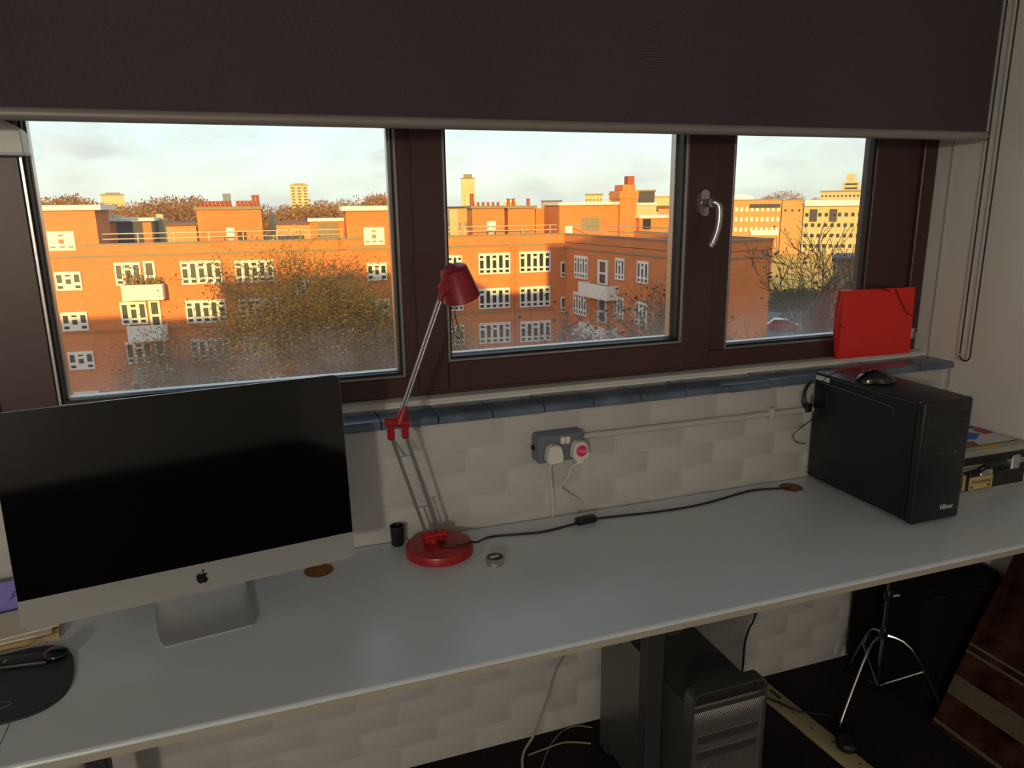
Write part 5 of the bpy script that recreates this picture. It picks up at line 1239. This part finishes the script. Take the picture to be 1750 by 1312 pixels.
def tree(name, label, base, h, seed, leaf=None, nleaf=0, lsize=0.12, depth=4, spread=0.5, droop=0.1, nb=(2, 2, 2, 1), bark='bark', lean=(0, 0, 1), lspread=0.35, seeds=0, group=None, minr=0.0):
    rng = random.Random(seed); t = thing(name, label, 'tree', base, 0, group)
    segs, tips = grow(rng, (0, 0, 0), h*0.52, lean, depth, spread, droop, nb)
    zmx = max(p.z for s in segs for p in s[0]); f = h/zmx
    vs, fs = [], []
    for pts, rad in segs:
        prev = None
        ns = 5 if rad[0] > 0.05 else 3
        for i, p in enumerate(pts):
            d = (pts[min(i+1, len(pts)-1)]-pts[max(i-1, 0)]).normalized(); a = d.orthogonal().normalized(); b_ = d.cross(a); rr = max(rad[i]*f, minr)
            r0 = len(vs); vs += [tuple((p*f)+rr*(math.cos(2*PI*q/ns)*a+math.sin(2*PI*q/ns)*b_)) for q in range(ns)]
            if prev is not None:
                for q in range(ns): fs.append((prev+q, prev+(q+1) % ns, r0+(q+1) % ns, r0+q))
            prev = r0
    meshobj('trunk_and_branches', vs, fs, bark, t)
    def scatter(nm, n, size, ma, spr, elong):
        vs, fs = [], []
        for i in range(n):
            p, d = rng.choice(tips); p = p*f+Vector((rng.gauss(0, spr), rng.gauss(0, spr), rng.gauss(0, spr)-0.2*spr))
            a = Vector((rng.gauss(0, 1), rng.gauss(0, 1), rng.gauss(0, 1)-0.5)).normalized(); c = a.orthogonal().normalized(); sz = size*rng.uniform(0.6, 1.3)
            n0 = len(vs); vs += [tuple(p-a*sz*elong), tuple(p+c*sz*0.6), tuple(p+a*sz*elong), tuple(p-c*sz*0.6)]; fs.append((n0, n0+1, n0+2, n0+3))
        o = meshobj(nm, vs, fs, ma, t); o['kind'] = 'stuff'; return o
    if nleaf: scatter('foliage', nleaf, lsize, leaf, lspread, 1.0)
    if seeds: scatter('seed_heads', seeds, 0.115, 'seed_dark', 0.30, 0.7)
    return t
def base_at(px, dist): d = ray(px, 345); k_ = dist/math.hypot(d.x, d.y); return (CAM.x+d.x*k_, CAM.y+d.y*k_, GZ)
tree('birch_tree', 'tall birch with yellow autumn leaves in front of the brick block', base_at(545, 49.2), 15.1, 11, 'leaf_yellow', 30000, 0.085, 4, 0.44, 0.16, (2, 2, 2, 1), 'bark_pale', lspread=0.7, minr=0.010)
tree('brown_birch', 'birch with thin brown foliage before the white balconies', base_at(392, 50), 10.8, 5, 'leaf_brown', 14000, 0.065, 4, 0.5, 0.14, (2, 2, 2, 1), 'bark_pale', lspread=0.7, minr=0.010)
tree('olive_birch', 'drooping birch with olive leaves beside the second stair tower', base_at(635, 48), 11.6, 23, 'leaf_olive', 16000, 0.075, 4, 0.5, 0.2, (2, 2, 2, 1), 'bark_pale', lspread=0.7, minr=0.010)
tree('small_birch', 'small tree with sparse orange leaves behind the red lamp', base_at(775, 48), 8.0, 31, 'leaf_brown', 5000, 0.07, 4, 0.5, 0.12, (2, 2, 1, 1), 'bark', lspread=0.6, minr=0.010)
tree('bare_plane', 'nearly bare tree with dark leaves in front of the wing balcony', base_at(1085, 33), 13.8, 8, None, 0, 0.1, 4, 0.48, 0.02, (2, 2, 2, 2), 'bark', seeds=4200, minr=0.009)
tree('low_bare_tree', 'low bare tree with pale twigs below the brick corner', base_at(935, 42), 8.4, 19, 'leaf_brown', 2500, 0.08, 4, 0.5, 0.05, (2, 2, 1, 1), 'bark_pale', lspread=0.6, minr=0.010)
tree('corner_plane', 'bare tree with thin upright branches before the wing end', base_at(1290, 28), 12.6, 77, None, 0, 0.1, 4, 0.34, 0.0, (1, 2, 1, 1), 'bark', seeds=500, minr=0.010)
tree('seed_plane', 'bare tree hung with dark seed balls in front of the yard', base_at(1392, 40), 15.6, 42, None, 0, 0.1, 4, 0.40, 0.0, (2, 1, 1, 1), 'bark', seeds=1300, minr=0.016)
tree('yard_plane', 'slender bare tree with seed balls beside the tan workshop', base_at(1455, 52), 15.4, 55, None, 0, 0.1, 4, 0.40, 0.0, (1, 1, 1, 1), 'bark', seeds=600, minr=0.018)

# hedge and far woodland: leaves nobody could count
def leaf_mass(name, label, cat, crowns, per, size, ma, seed):
    rng = random.Random(seed); vs, fs = [], []
    for (c, rx, ry, rz_) in crowns:
        for i in range(per):
            a, u = rng.uniform(0, 2*PI), rng.uniform(-0.4, 1.0); r = (1-u*u)**0.5 if u > 0 else 1.0; sh = rng.uniform(0.55, 1.05)
            p = Vector((c[0]+rx*r*math.cos(a)*sh, c[1]+ry*r*math.sin(a)*sh, c[2]+rz_*u*sh))
            t_ = Vector((rng.gauss(0, 1), rng.gauss(0, 1), rng.gauss(0, 1)+0.6)).normalized(); o_ = t_.orthogonal().normalized(); s = size*rng.uniform(0.6, 1.4)
            n0 = len(vs); vs += [tuple(p-t_*s), tuple(p+o_*s*0.6), tuple(p+t_*s), tuple(p-o_*s*0.6)]; fs.append((n0, n0+1, n0+2, n0+3))
    o = meshobj(name, vs, fs, ma); o['kind'] = 'stuff'; o['label'] = label; o['category'] = cat; return o
rng = random.Random(3); cr = []
sky = [(-60, 330), (60, 338), (125, 330), (170, 345), (240, 342), (290, 334), (340, 330), (372, 350), (420, 350), (480, 348), (560, 342), (600, 338), (640, 328), (700, 330), (760, 352)]
def sky_y(x):
    for (a, b), (c_, d_) in zip(sky, sky[1:]):
        if a <= x <= c_: return b+(d_-b)*(x-a)/(c_-a)
    return 350
for i in range(230):
    px = rng.uniform(-70, 760); dist = rng.uniform(150, 330); d = ray(px, sky_y(px)+rng.uniform(-2, 20)); k_ = dist/math.hypot(d.x, d.y); p = CAM+d*k_
    h_ = rng.uniform(4, 7); cr.append(((p.x, p.y, p.z-h_*1.0), h_*0.9, h_*0.9, h_))
    cr.append(((p.x+rng.uniform(-3, 3), p.y, p.z-h_*2.2), h_*1.3, h_*1.1, h_*1.2)); cr.append(((p.x+rng.uniform(-3, 3), p.y, p.z-h_*3.4), h_*1.3, h_*1.1, h_*1.2))
leaf_mass('far_woodland', 'brown winter woodland on the skyline behind the brick roofs', 'trees', cr, 420, 0.30, 'wood_far', 4)
cr = []
for px, y_, dist, h_ in ((1335, 326, 420, 6), (1350, 324, 430, 7), (1322, 330, 420, 5), (1365, 332, 440, 5), (1395, 338, 420, 4), (1310, 335, 410, 4)):
    d = ray(px, y_); k_ = dist/math.hypot(d.x, d.y); p = CAM+d*k_; cr.append(((p.x, p.y, p.z-h_), h_*1.2, h_*1.2, h_)); cr.append(((p.x, p.y, p.z-2.4*h_), h_*1.4, h_*1.2, h_*1.4))
leaf_mass('far_copse', 'group of bare brown trees above the orange block roof', 'trees', cr, 700, 0.36, 'wood_far', 6)
cr = []
for i in range(34):
    p = onz(rng.uniform(1322, 1412), 522+rng.uniform(-4, 4), GZ+0.5); cr.append(((p.x, p.y, GZ+0.9), 1.5, 1.5, rng.uniform(1.6, 2.6)))
leaf_mass('yard_hedge', 'dark green hedge across the yard behind the red car', 'hedge', cr, 220, 0.22, 'hedge_green', 9)
